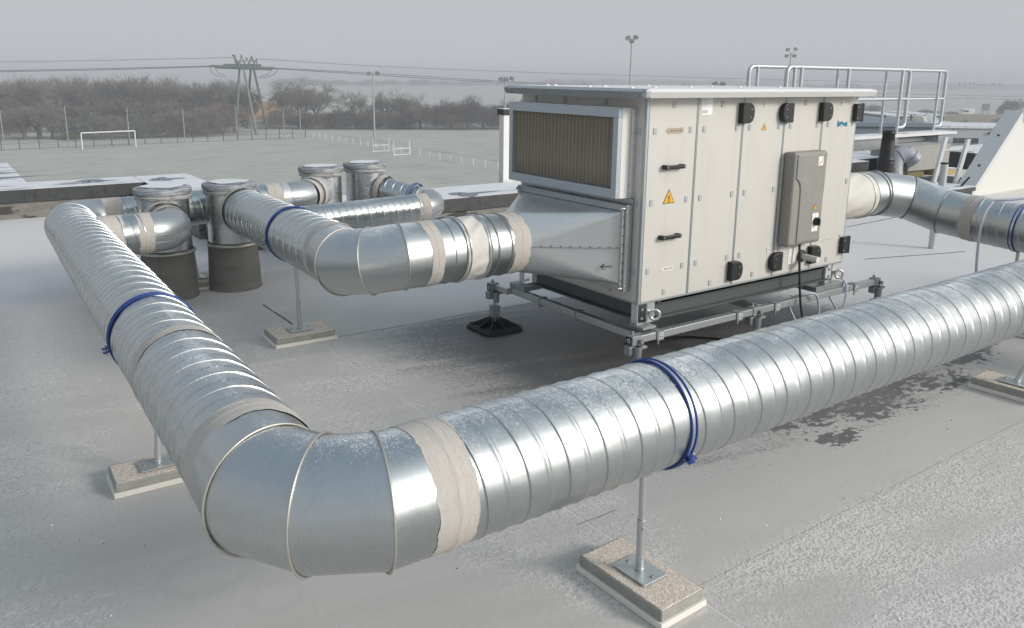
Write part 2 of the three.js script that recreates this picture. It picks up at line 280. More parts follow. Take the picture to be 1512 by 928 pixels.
// ---------------------------------------------------------------- round ducts
const UP = V(0, 1, 0);
function frameOf(d) { const w = UP.clone().addScaledVector(d, -UP.dot(d)); if (w.lengthSq() < 1e-4) w.set(0, 0, 1).addScaledVector(d, -d.z); w.normalize(); return [w, d.clone().cross(w)]; }
function gridGeo(rows, cols, fn) { // fn(i, j) -> {p, n, u, v}
  const P = new Float32Array(rows * cols * 3), N = new Float32Array(rows * cols * 3), U = new Float32Array(rows * cols * 2), I = [];
  for (let i = 0; i < rows; i++) for (let j = 0; j < cols; j++) { const k = i * cols + j, q = fn(i, j); P.set([q.p.x, q.p.y, q.p.z], 3 * k); N.set([q.n.x, q.n.y, q.n.z], 3 * k); U[2 * k] = q.u; U[2 * k + 1] = q.v; if (i && j) { const a = k - cols - 1, b = k - cols, c = k - 1; I.push(a, c, b, b, c, k); } }
  let dot = 0; for (let q = 0; q < I.length; q += 3 * 7) { const [a, b, c] = [3 * I[q], 3 * I[q + 1], 3 * I[q + 2]], ux = P[b] - P[a], uy = P[b + 1] - P[a + 1], uz = P[b + 2] - P[a + 2], vx = P[c] - P[a], vy = P[c + 1] - P[a + 1], vz = P[c + 2] - P[a + 2]; dot += (uy * vz - uz * vy) * N[a] + (uz * vx - ux * vz) * N[a + 1] + (ux * vy - uy * vx) * N[a + 2]; }
  if (dot < 0) for (let q = 0; q < I.length; q += 3) { const b = I[q + 1]; I[q + 1] = I[q + 2]; I[q + 2] = b; }
  const g = new THREE.BufferGeometry(); g.setAttribute('position', new THREE.BufferAttribute(P, 3)); g.setAttribute('normal', new THREE.BufferAttribute(N, 3)); g.setAttribute('uv', new THREE.BufferAttribute(U, 2)); g.setIndex(I); return g;
}
const PITCH_S = 0.134;
// lock seam at phase 0, one stiffening rib half way
const PROFILE = [[0, -0.0018], [0.003, 0.0019], [0.008, 0.0025], [0.016, 0.0025], [0.022, 0.0012], [0.028, 0], [0.075, 0], [0.25, 0.0001], [0.405, 0], [0.43, 0.0005], [0.455, 0.0016], [0.478, 0.0027], [0.5, 0.0031], [0.522, 0.0027], [0.545, 0.0016], [0.57, 0.0005], [0.595, 0], [0.75, 0.0001], [0.97, 0.0001], [0.982, -0.0018]];
function spiral(P0, dir, L, r, { pitch = PITCH_S, seg = 72, hand = 1, v0 = 0 } = {}) {
  const d = dir.clone().normalize(), [w, s] = frameOf(d), rows = [];
  const n0 = Math.floor(-1.2), n1 = Math.ceil(L / pitch) + 1;
  for (let n = n0; n < n1; n++) for (let k = 0; k < PROFILE.length; k++) rows.push([(n + PROFILE[k][0]) * pitch, PROFILE[k][1], k]);
  const slope = PROFILE.map((p, k) => { const a = PROFILE[(k + PROFILE.length - 1) % PROFILE.length], b = PROFILE[(k + 1) % PROFILE.length]; let dt = b[0] - a[0]; if (dt < 0) dt += 1; return (b[1] - a[1]) / (dt * pitch); });
  const per = (th, f) => [Math.cos(th) * f + 20, Math.sin(th) * f + 20], dent = (th, q) => { const [a, b] = per(th, 2.1); return 0.0034 * (noise(a + q * 3.1 + v0, b - q * 2.3) - 0.5) + 0.0011 * (noise(a * 3.3 + q * 9, b * 3.3 + q * 7 + v0) - 0.5); };
  return gridGeo(rows.length, seg + 1, (i, j) => {
    const th = j / seg * 2 * PI, [t, h, k] = rows[i]; let q = t + hand * pitch * (j / seg); const c = Math.min(L, Math.max(0, q));
    const rr = r + (q === c ? h : 0) + dent(th, c), e = w.clone().multiplyScalar(Math.cos(th)).addScaledVector(s, Math.sin(th));
    return { p: P0.clone().addScaledVector(d, c).addScaledVector(e, rr), n: e.clone().addScaledVector(d, (q === c ? -slope[k] * 0.9 : 0) - (dent(th, c + 0.01) - dent(th, c - 0.01)) / 0.02).addScaledVector(w.clone().multiplyScalar(-Math.sin(th)).addScaledVector(s, Math.cos(th)), -(dent(th + 0.05, c) - dent(th - 0.05, c)) / (0.1 * r)).normalize(), u: j / seg, v: c + v0 };
  });
}
function tubeSurf(C, D, R, seg = 64, v0 = 0) { // smooth tube through centres C with directions D, radii R
  let v = v0; const vs = C.map((c, i) => { if (i) v += c.distanceTo(C[i - 1]); return v; });
  return gridGeo(C.length, seg + 1, (i, j) => { const th = j / seg * 2 * PI, [w, s] = frameOf(D[i]), e = w.multiplyScalar(Math.cos(th)).addScaledVector(s, Math.sin(th)); return { p: C[i].clone().addScaledVector(e, R[i]), n: e, u: j / seg, v: vs[i] }; });
}
function smoothElbow(P, d1, d2, R, r1, r2 = r1, n = 18, v0 = 0) { // P: where the axes meet; d1 towards the corner, d2 away from it
  const a = d1.clone().normalize(), b = d2.clone().normalize(), ang = a.angleTo(b), O = P.clone().addScaledVector(a, -R).addScaledVector(b, R), C = [], D = [], Q = [];
  for (let i = 0; i <= n; i++) { const t = i / n * ang, f = i / n; const dd = a.clone().multiplyScalar(Math.cos(t)).addScaledVector(b, Math.sin(t)).normalize(), nn = a.clone().multiplyScalar(Math.sin(t)).addScaledVector(b, -Math.cos(t)); C.push(O.clone().addScaledVector(nn, R)); D.push(dd); Q.push(lerp(r1, r2, f)); }
  return { geo: tubeSurf(C, D, Q, 56, v0), C, D };
}
function gores(parent, pts, r, mat, beads, v0 = 0, seg = 72) { // mitred sheet-metal pieces between the points, a standing seam at every joint
  const n = pts.length, D = []; for (let i = 0; i < n - 1; i++) D.push(pts[i + 1].clone().sub(pts[i]).normalize());
  const cut = (i) => i === 0 ? D[0] : i === n - 1 ? D[n - 2] : D[i - 1].clone().add(D[i]).normalize();
  let v = v0;
  for (let i = 0; i < n - 1; i++) {
    const d = D[i], [w, s] = frameOf(d), L = pts[i + 1].distanceTo(pts[i]), N0 = cut(i), N1 = cut(i + 1);
    const rows = 13, dent = (th, q) => 0.003 * (noise(Math.cos(th) * 2.2 + 20 + i * 7, Math.sin(th) * 2.2 + q * 5 + 9) - 0.5); const end = (th, N) => { const e = w.clone().multiplyScalar(r * Math.cos(th)).addScaledVector(s, r * Math.sin(th)); return -e.dot(N) / d.dot(N); };
    const g = gridGeo(rows, seg + 1, (a, j) => { const th = j / seg * 2 * PI, e = w.clone().multiplyScalar(Math.cos(th)).addScaledVector(s, Math.sin(th)), t0 = end(th, N0), t1 = L + end(th, N1), f = a / (rows - 1), q = lerp(t0, t1, f); return { p: pts[i].clone().addScaledVector(d, q).addScaledVector(e, r + dent(th, q)), n: e.clone().addScaledVector(d, -(dent(th, q + 0.01) - dent(th, q - 0.01)) / 0.02).addScaledVector(w.clone().multiplyScalar(-Math.sin(th)).addScaledVector(s, Math.cos(th)), -(dent(th + 0.05, q) - dent(th - 0.05, q)) / (0.1 * r)).normalize(), u: j / seg, v: v + q }; });
    const gore = part(i === 0 || i === n - 2 ? 'collar' : 'elbow_gore', g, mat, parent);
    if (i > 0 && i < n - 2) { // riveted lengthwise lap low on the outside of the piece
      const th = 1.95, e = w.clone().multiplyScalar(Math.cos(th)).addScaledVector(s, -Math.sin(th)), q0 = end(-th, N0), q1 = L + end(-th, N1);
      part('lap_seam', pipe([pts[i].clone().addScaledVector(d, q0).addScaledVector(e, r), pts[i].clone().addScaledVector(d, (q0 + q1) / 2).addScaledVector(e, r), pts[i].clone().addScaledVector(d, q1).addScaledVector(e, r)], 0.0022, 12, 5), beads, gore);
    }
    v += L;
  }
  for (let i = 1; i < n - 1; i++) {
    const N = cut(i), d = D[i], [w, s] = frameOf(d), ring = [];
    for (let j = 0; j < 64; j++) { const th = j / 64 * 2 * PI, e = w.clone().multiplyScalar((r + 0.004) * Math.cos(th)).addScaledVector(s, (r + 0.004) * Math.sin(th)); ring.push(pts[i].clone().add(e).addScaledVector(d, -e.dot(N) / d.dot(N))); }
    part('standing_seam', pipe(ring, 0.0034, 160, 6, true), beads, parent);
  }
}
function bend(O, a, b, R, yA, yB) { // seam points of a three-seam right-angle elbow; O: where the axes meet
  const c = O.clone().addScaledVector(a, -R).addScaledVector(b, R), q = [];
  for (const deg of [15, 45, 75]) { const t = deg * PI / 180; const p = c.clone().addScaledVector(a, R / Math.cos(PI / 12) * Math.sin(t)).addScaledVector(b, -R / Math.cos(PI / 12) * Math.cos(t)); p.y = lerp(yA, yB, (deg - 15) / 60); q.push(p); }
  return q;
}
function sealBand(P, dir, s0, s1, r, seed, parent, ragged = 0.0045) { // sealant brushed round a joint, ragged edges
  const d = dir.clone().normalize(), [w, s] = frameOf(d), rows = 17, seg = 128;
  const edge = (th, o) => (fbm(Math.cos(th) * 4 + 9 + seed, Math.sin(th) * 4 + o, 3) - 0.5) * ragged * 3 + (noise(th * 24 + seed, o) - 0.5) * ragged * 0.6;
  const e0 = [], e1 = []; for (let j = 0; j <= seg; j++) { const th = (j % seg) / seg * 2 * PI; e0.push(s0 + edge(th, seed * 3.1)); e1.push(s1 + edge(th, seed * 5.7 + 20)); }
  const R = (th, f) => r + 0.0003 + 0.0011 * sm(0, 0.25, f) * sm(1, 0.75, f) + 0.0022 * Math.exp(-Math.pow((f - 0.55) / 0.06, 2)) + 0.0006 * (noise(th * 9, f * 9 + seed) - 0.5);
  const g = gridGeo(rows, seg + 1, (i, j) => { const th = j / seg * 2 * PI, f = i / (rows - 1), e = w.clone().multiplyScalar(Math.cos(th)).addScaledVector(s, Math.sin(th)), q = lerp(e0[j], e1[j], f), sl = (R(th, f + 0.03) - R(th, f - 0.03)) / (0.06 * (s1 - s0)); return { p: P.clone().addScaledVector(d, q).addScaledVector(e, R(th, f)), n: e.clone().addScaledVector(d, -sl).normalize(), u: j / seg, v: f }; });
  return part('sealant', g, M.sealant, parent);
}
function lookNormals(g) { g.computeVertexNormals(); return g; }

const RD = 0.1685;
const YA = 0.636, ZA = -1.69;
const dB = V(0.037, -0.012, -1).normalize(), B0 = V(0.612, 0.64, ZA);
const onB = (z) => B0.clone().addScaledVector(dB, (z - ZA) / dB.z);
{ // the long run in front: along the unit, round the elbow, away to the stacks
  const t = thing('spiral_duct', 'long galvanised spiral duct with segmented elbow running in front of the cream unit', 'duct');
  const R = 0.285, c = V(0.612, YA, ZA), xs = 1.0;
  part('spiral_tube', spiral(V(xs, YA, ZA), V(1, 0, 0), 7.2, RD, { v0: 0.3 }), M.ductFrosty, t);
  const q = bend(c, V(0, 0, 1), V(1, 0, 0), R, onB(-2).y, YA); // towards the corner along +z, away along +x
  gores(t, [onB(-2.10), q[0], q[1], q[2], V(xs, YA, ZA)], RD, M.ductClear, M.bead, 0);
  part('spiral_tube', spiral(onB(-2.10), dB, 4.25, RD, { hand: -1, v0: 0.1 }), M.ductClear, t);
  sealBand(V(0, YA, ZA), V(1, 0, 0), 0.895, 1.01, RD + 0.0006, 1, t);
  sealBand(onB(-2.02), dB, 0.0, 0.1, RD + 0.001, 2, t, 0.006);
  sealBand(onB(-2.88), dB, 0.0, 0.075, RD + 0.001, 3, t, 0.008);
  // far end: pressed elbow into the thinner pipe that runs behind the stacks
  const zF = -6.80, rF = 0.138, cF = onB(zF), e = smoothElbow(cF, dB, V(1, 0.03, 0.037), 0.26, RD, rF, 20);
  part('pressed_elbow', e.geo, M.galvDull, t);
  part('spiral_tube', spiral(onB(-6.34), dB, 0.21, RD, { hand: -1 }), M.ductClear, t);
  const f0 = e.C[e.C.length - 1], dF = e.D[e.D.length - 1];
  part('spiral_tube', spiral(f0, dF, 1.36, rF, { pitch: 0.12 }), M.ductClear, t);
  sealBand(f0, dF, -0.03, 0.12, rF + 0.001, 4, t);
  const f1 = f0.clone().addScaledVector(dF, 1.33), d3 = V(0.72, 0, -0.7).normalize();
  sealBand(f1, dF, -0.1, 0.02, rF + 0.001, 5, t);
  const e2 = smoothElbow(V(2.68, f1.y + 0.006, f1.z), dF, d3, 0.2, rF, rF, 14);
  const f2 = e2.C[0]; part('pressed_elbow', e2.geo, M.galvDull, t);
  part('plain_tube', tubeSurf([f1, f2], [dF, dF], [rF, rF], 48), M.galv, t);
  sealBand(e2.C[14], d3, -0.03, 0.03, rF + 0.001, 6, t, 0.004); part('plain_tube', tubeSurf([e2.C[14], e2.C[14].clone().addScaledVector(d3, 0.25)], [d3, d3], [rF, rF], 48), M.galv, t); sealBand(e2.C[14], d3, 0.07, 0.13, rF + 0.012, 26, t, 0.004);
}
{ // short branch from the stack nearest the long duct
  const t = thing('branch_duct', 'short sealed branch elbow from the nearest stack into the long spiral duct', 'duct');
  const r = 0.138, c = V(1.36, 0.60, -5.87), e = smoothElbow(c, V(0.02, 0, 1), V(-1, 0, 0), 0.19, r, r, 18);
  part('pressed_elbow', e.geo, M.galvDull, t);
  part('elbow_seam', pipe(e.C.map((p, i) => { const [w, s] = frameOf(e.D[i]); return p.clone().addScaledVector(s, -(r + 0.001)).addScaledVector(w, 0.0); }), 0.003, 40, 5), M.beadDark, t);
  part('elbow_seam', pipe(e.C.map((p, i) => { const [w, s] = frameOf(e.D[i]); return p.clone().addScaledVector(s, -(r + 0.0) * 0.93).addScaledVector(w, -(r + 0.001) * 0.37); }), 0.0025, 40, 5), M.beadDark, t);
  const a = e.C[0], b = e.C[18];
  part('plain_tube', tubeSurf([a.clone().add(V(-0.002, 0, -0.2)), a], [e.D[0], e.D[0]], [r, r], 48), M.galv, t);
  part('spiral_tube', spiral(b, V(-1, 0, 0), 0.45, r, { pitch: 0.13 }), M.ductClear, t);
  sealBand(b, V(-1, 0, 0), -0.02, 0.075, r + 0.001, 7, t); sealBand(b, V(-1, 0, 0), 0.16, 0.36, r + 0.001, 8, t);
  sealBand(a, V(0, 0, -1), 0.1, 0.19, r + 0.018, 9, t, 0.006); sealBand(a, V(0, 0, -1), 0.0, 0.06, r + 0.002, 10, t, 0.006);
}
const YC = 0.776, ZC = -3.59, C0 = V(1.69, 0.745, ZC), dC = V(0.095, -0.04, -1).normalize();
const onC = (z) => C0.clone().addScaledVector(dC, (z - ZC) / dC.z);
{ // run from the unit's outlet to the second stack
  const t = thing('outlet_duct', 'galvanised spiral duct from the tapered outlet of the unit to a round stack', 'duct');
  const X = V(1, 0, 0), R = 0.285, q = bend(V(1.69, YC, ZC), V(0, 0, 1), X, R, onC(-3.9).y, YC);
  gores(t, [onC(-4.02), q[0], q[1], q[2], V(2.0, YC, ZC)], RD, M.ductFrosty, M.bead, 0.7);
  part('spiral_tube', spiral(onC(-4.02), dC, 2.25, RD, { hand: -1, v0: 0.6 }), M.ductClear, t);
  part('plain_tube', tubeSurf([V(2.0, YC, ZC), V(2.21, YC, ZC)], [X, X], [RD, RD], 64), M.ductFrosty, t);
  part('plain_tube', tubeSurf([V(2.33, YC, ZC), V(2.6, YC, ZC)], [X, X], [RD, RD], 64), M.ductFrosty, t);
  // canvas connector, slack and creased between two band clips
  const rows = 22, seg = 96;
  part('canvas_connector', lookNormals(gridGeo(rows, seg + 1, (i, j) => { const f = i / (rows - 1), th = (j % seg) / seg * 2 * PI, k = Math.sin(PI * f); const n = k * (0.007 * (fbm(Math.cos(th) * 2.6 + 5, Math.sin(th) * 2.6 + f * 1.5, 3) - 0.5) * 2 + 0.0025 * Math.sin(th * 11 + f * 7 + 3 * noise(th * 2, f * 3)) - 0.004); const rr = RD + 0.003 + n; return { p: V(2.19 + f * 0.16, YC + Math.cos(th) * rr, ZC + Math.sin(th) * rr), n: V(0, Math.cos(th), Math.sin(th)), u: j / seg, v: f }; })), M.canvas, t);
  for (const x of [2.195, 2.215, 2.33, 2.345]) part('band_clip', ringAt(V(x, YC, ZC), X, RD + 0.0045, 0.004, 6, 80), M.bolt, t);
  for (const x of [2.39, 2.475]) part('rolled_bead', ringAt(V(x, YC, ZC), X, RD + 0.001, 0.005, 6, 80), M.beadDark, t);
  part('rolled_bead', ringAt(V(2.125, YC, ZC), X, RD, 0.003, 6, 80), M.beadDark, t);
  sealBand(V(0, YC, ZC), X, 1.985, 2.06, RD + 0.001, 11, t); sealBand(V(0, YC, ZC), X, 2.49, 2.6, RD + 0.001, 12, t, 0.012);
  sealBand(onC(-3.98), dC, 0.0, 0.09, RD + 0.001, 13, t, 0.004); sealBand(onC(-6.13), dC, 0.0, 0.08, RD + 0.012, 14, t, 0.006);
  // square-to-round taper
  const n = 96, y0 = 0.575, y1 = 0.977, z0 = -4.06, z1 = -3.12, xr = 2.6, xq = 3.0, per = [];
  const cy = (y0 + y1) / 2, cz = (z0 + z1) / 2, hy = (y1 - y0) / 2, hz = (z1 - z0) / 2;
  const sq = (th) => { // the four flats meet the circle's quadrant points, the corners fan out
    const c = Math.cos(th), s = Math.sin(th), k = th / (PI / 2), qd = Math.floor(k + 1e-6) % 4, f = k - Math.floor(k + 1e-6);
    const corner = [[1, 1], [-1, 1], [-1, -1], [1, -1]][qd];
    return [cy + hy * corner[0], cz + hz * corner[1]];
  };
  const pos = []; const quadr = [[1, 0], [0, 1], [-1, 0], [0, -1]];
  const circ = (th) => V(xr, YC + RD * Math.cos(th), ZC + RD * Math.sin(th));
  for (let qd = 0; qd < 4; qd++) { // conical corner fans
    const [by, bz] = sq(qd * PI / 2 + 0.1), B = V(xq, by, bz), m = 16;
    for (let k = 0; k < m; k++) { const a = circ((qd + k / m) * PI / 2), b = circ((qd + (k + 1) / m) * PI / 2); pos.push([a, B, b]); }
    const [ny, nz] = sq((qd + 1) * PI / 2 + 0.1), A2 = V(xq, ny, nz), Q = circ((qd + 1) * PI / 2);
    pos.push([Q, B, A2]); // flat
  }
  const g = new THREE.BufferGeometry(), pa = []; for (const tri of pos) for (const p of [tri[0], tri[1], tri[2]]) pa.push(p.x, p.y, p.z);
  g.setAttribute('position', new THREE.BufferAttribute(new Float32Array(pa), 3)); g.computeVertexNormals();
  { // smooth the fans round the circle, keep the flats crisp
    const N = g.attributes.normal, Pp = g.attributes.position, key = (i) => [0, 1, 2].map((a) => Math.round(Pp.array[3 * i + a] * 2e4)).join(), acc = {};
    for (let i = 0; i < N.count; i++) { const tri = Math.floor(i / 3), fan = tri % 17 < 16 ? 1 : 0, fi = Math.floor(tri / 17); const corner = i % 3 === 1; const kk = fan ? (corner ? null : key(i) + ':' + fi) : null; if (kk) (acc[kk] ??= new THREE.Vector3()).add(V(N.getX(i), N.getY(i), N.getZ(i))); }
    for (let i = 0; i < N.count; i++) { const tri = Math.floor(i / 3), fan = tri % 17 < 16, fi = Math.floor(tri / 17); if (fan && i % 3 !== 1) { const v = acc[key(i) + ':' + fi].clone().normalize(); N.setXYZ(i, v.x, v.y, v.z); } }
  }
  boxUV(g);
  const tp = part('taper', g, M.galv, t);
  const fl = part('outlet_flange', [bx(2.985, 0.977, -4.085, 3.03, 1.013, -3.1, 0.003), bx(2.985, 0.538, -4.085, 3.03, 0.575, -3.1, 0.003), bx(2.985, 0.575, -4.085, 3.03, 0.977, -4.06, 0.003), bx(2.985, 0.575, -3.12, 3.03, 0.977, -3.1, 0.003)], M.galvDull, t);
  for (const y of [0.556, 0.995]) for (const z of [-4.066, -3.118]) part('corner_bolt', [rod(V(2.97, y, z), V(2.986, y, z), 0.011, 0.011, 6), rod(V(2.962, y, z), V(2.97, y, z), 0.006, 0.006, 8)], M.bolt, fl);
  part('edge_strip', bx(2.972, 0.57, -3.128, 2.998, 0.985, -3.116, 0.002), M.sealant, t);
  for (let i = 0; i < 8; i++) part('rivet', rod(V(2.978, 0.6 + i * 0.05, -3.116), V(2.978, 0.6 + i * 0.05, -3.112), 0.0035, 0.0025, 6), M.black, tp);
  const q0 = circ(PI / 2), q1 = V(2.985, 0.776, z1);
  part('lap_seam', pipe([q0, q0.clone().lerp(q1, 0.5), q1].map((p) => p.clone().add(V(-0.001, 0, 0.002))), 0.0016, 10, 5), M.beadDark, tp);
  for (let i = 1; i < 9; i++) { const p = q0.clone().lerp(q1, i / 9.3); part('rivet', rod(p.clone().add(V(0, 0.006, -0.002)), p.clone().add(V(-0.001, 0.006, 0.0035)), 0.0035, 0.0025, 6), M.black, tp); }
  // marker-pen arrow
  const n0 = V(q0.x, 0, q0.z), dir2 = q1.clone().sub(q0).setY(0).normalize(), ar = (f, dy) => { const p = V(0, 0, 0).copy(q1).addScaledVector(dir2, -f); p.y = 0.675 + dy; return p.add(V(-0.001, 0, 0.003)); };
  part('pen_arrow', [pipe([ar(0.055, 0.002), ar(0.085, 0.0), ar(0.115, -0.001)], 0.0022, 6, 5), pipe([ar(0.095, 0.016), ar(0.105, 0.007), ar(0.116, -0.001)], 0.0022, 6, 5), pipe([ar(0.098, -0.016), ar(0.106, -0.008), ar(0.116, -0.001)], 0.0022, 6, 5)], M.black, tp);
}
{ // branch from the last stack to the outlet duct
  const t = thing('branch_duct', 'spiral branch duct turning back from the farthest stack with rounded elbow', 'duct');
  const r = 0.128, c = V(3.80, 0.50, -6.42), d0 = V(0.16, -0.05, 1).normalize(), d1 = V(-1, -0.02, 0.02).normalize();
  const e = smoothElbow(c, d0, d1, 0.19, r, r, 18); part('pressed_elbow', e.geo, M.galvDull, t);
  part('elbow_seam', pipe(e.C.map((p, i) => { const [w, s] = frameOf(e.D[i]); return p.clone().addScaledVector(s, -(r + 0.001) * 0.95).addScaledVector(w, -r * 0.3); }), 0.003, 40, 5), M.beadDark, t);
  const a = e.C[0], b = e.C[18], a0 = V(3.53, 0.585, -7.06), da = a.clone().sub(a0);
  part('spiral_tube', spiral(a0, da, da.length(), r, { pitch: 0.09 }), M.ductClear, t);
  const tgt = onC(-6.0), db = V(-1, -0.02, 0.02).normalize();
  part('spiral_tube', spiral(b, db, 1.62, r, { pitch: 0.13 }), M.ductClear, t);
  sealBand(b, db, -0.06, 0.06, r + 0.001, 15, t); sealBand(a, da, -0.05, 0.04, r + 0.001, 16, t); sealBand(b, db, 1.45, 1.58, r + 0.001, 17, t); sealBand(a0, da, 0.0, 0.06, r + 0.02, 18, t, 0.004);
}
// ---------------------------------------------------------------- round stacks the ducts rise from
M.feltCurb = (() => { const c = dataTex(512, 512, (i, j, o) => { const v = 0.19 + 0.07 * fbm(i * 0.02, j * 0.02, 3) + 0.26 * (hash(i * 3 + (j >> 2), j) - 0.45) * noise(i * 0.3, j * 0.3); o[0] = toS(v); o[1] = toS(v * 0.97); o[2] = toS(v * 0.88); }, true); const b = dataTex(256, 256, (i, j, o) => { o[0] = o[1] = o[2] = 255 * hash(i, j); }); b.repeat.set(3, 2); return new THREE.MeshStandardMaterial({ map: c, bumpMap: b, bumpScale: 0.004, roughness: 0.95 }); })();
M.lidMetal = (() => { const c = dataTex(256, 256, (i, j, o) => { const f = sm(0.45, 0.7, fbm(i * 0.03, j * 0.03, 4) + 0.25 * (hash(i, j) - 0.5)); const v = lerp(0.2, 0.5, f); o[0] = toS(v * 0.97); o[1] = toS(v); o[2] = toS(v * 1.04); }, true); c.repeat.set(2, 2); return new THREE.MeshStandardMaterial({ map: c, roughness: 0.55, metalness: 0.35 }); })();
function stack(x, z, label, curbH, top = 0.84, r = 0.2) {
  const t = thing('vent_stack', label, 'vent stack', 'round vent stacks on felted upstands');
  const C = V(x, 0, z);
  part('felted_upstand', lookNormals(gridGeo(14, 65, (i, j) => { const f = i / 13, th = (j % 64) / 64 * 2 * PI; const rr = lerp(r + 0.008, r - 0.008, f) + 0.006 * (noise(Math.cos(th) * 3 + 7 + x, f * 4 + Math.sin(th) * 3) - 0.5) + (i === 0 ? 0.006 : 0); return { p: V(x + Math.cos(th) * rr, f * (curbH + 0.02), z - Math.sin(th) * rr), n: V(Math.cos(th), 0, -Math.sin(th)), u: j / 64, v: f }; })), M.feltCurb, t);
  part('sheet_cylinder', lathe([[r - 0.012, curbH - 0.03], [r - 0.012, top - 0.06]], C, 64), M.ductClear, t);
  part('foot_ring', [ringAt(V(x, curbH, z), UP, r + 0.002, 0.012, 8, 64)], M.bead, t);
  const lid = part('lid', lathe([[r - 0.004, top - 0.085], [r + 0.004, top - 0.08], [r + 0.004, top - 0.045], [r + 0.012, top - 0.04], [r + 0.012, top - 0.012], [r + 0.004, top - 0.003], [r - 0.02, top + 0.002], [0.0001, top + 0.012]], C, 64), M.lidMetal, t);
  part('lid_bead', ringAt(V(x, top - 0.062, z), UP, r + 0.003, 0.005, 6, 64), M.sealant, lid);
  part('rime_patch', (() => { const g = new THREE.CircleGeometry(r * 0.86, 40); g.rotateX(-PI / 2); const p = g.attributes.position; for (let i = 1; i < p.count; i++) { const a = Math.atan2(p.getZ(i), p.getX(i)), k = 0.86 + 0.3 * (noise(Math.cos(a) * 2.5 + x * 3 + 9, Math.sin(a) * 2.5 + 9) - 0.4); p.setX(i, p.getX(i) * k); p.setZ(i, p.getZ(i) * k * 0.95); } for (let i = 0; i < p.count; i++) { const q = Math.hypot(p.getX(i), p.getZ(i)); p.setY(i, top + 0.0165 - 0.0102 * q / (r - 0.02)); } g.translate(x, 0, z); return boxUV(g.toNonIndexed()); })(), M.capSnow, lid);
  return t;
}
stack(1.40, -6.40, 'round metal stack on felted upstand with short elbow branch on its front', 0.355, 0.84, 0.193);
stack(1.90, -6.42, 'round metal stack on felted upstand where the outlet duct ends', 0.36, 0.84, 0.193);
stack(2.95, -7.12, 'far round metal stack with frosted lid feeding the thin pipe behind', 0.36, 0.84, 0.195);
stack(3.44, -7.22, 'far round metal stack with spiral duct leaving towards the rounded elbow', 0.36, 0.84, 0.195);
for (const [x, z, r, y] of [[1.40, -6.205, 0.168, 0.60], [3.55, -7.045, 0.15, 0.585], [2.93, -6.935, 0.16, 0.57], [1.94, -6.225, 0.19, 0.645]]) ; // saddle collars are part of the ducts' sealant bands
// ---------------------------------------------------------------- duct supports
M.pebble = (() => { // washed gravel set in concrete
  const n = 512, px = [], R = rng(5); const G = 64; for (let j = 0; j < G; j++) for (let i = 0; i < G; i++) px.push([(i + R()) / G, (j + R()) / G, R(), R()]);
  const near = (u, v) => { const gi = Math.floor(u * G), gj = Math.floor(v * G); let b = 9, b2 = 9, id = 0; for (let dj = -1; dj <= 1; dj++) for (let di = -1; di <= 1; di++) { const k = ((gj + dj + G) % G) * G + (gi + di + G) % G; let dx = Math.abs(px[k][0] - u), dy = Math.abs(px[k][1] - v); dx = Math.min(dx, 1 - dx); dy = Math.min(dy, 1 - dy); const d = Math.hypot(dx, dy) * G; if (d < b) { b2 = b; b = d; id = k; } else if (d < b2) b2 = d; } return [b, b2 - b, id]; };
  const H = new Float32Array(n * n);
  const c = dataTex(n, n, (i, j, o) => { const [d, e, k] = near((i + 0.5) / n, (j + 0.5) / n), q = px[k]; const pebble = sm(0.05, 0.3, e); H[j * n + i] = pebble * (1 - d * 0.45); const tone = 0.58 + 0.28 * q[2]; const r = lerp(0.42, tone, pebble), w = q[3]; o[0] = toS(r * lerp(1.02, 1.08, w)); o[1] = toS(r * lerp(0.95, 0.88, w)); o[2] = toS(r * lerp(0.86, 0.72, w)); }, true);
  const b = dataTex(n, n, (i, j, o) => { o[0] = o[1] = o[2] = 255 * H[j * n + i]; });
  for (const q of [c, b]) q.repeat.set(2.2, 2.2);
  return new THREE.MeshStandardMaterial({ map: c, bumpMap: b, bumpScale: 0.0007, roughness: 0.85 });
})();
M.concrete = (() => { const c = dataTex(256, 256, (i, j, o) => { const v = 0.26 + 0.12 * fbm(i * 0.04, j * 0.06, 4) + 0.05 * (hash(i, j) - 0.5); o[0] = toS(v); o[1] = toS(v * 0.985); o[2] = toS(v * 0.9); }, true); c.repeat.set(3, 3); return new THREE.MeshStandardMaterial({ map: c, roughness: 0.95 }); })();
M.slabEdge = std(lin(0.55, 0.46, 0.35), 0.9);
M.foam = std(lin(0.74, 0.71, 0.65), 0.9);
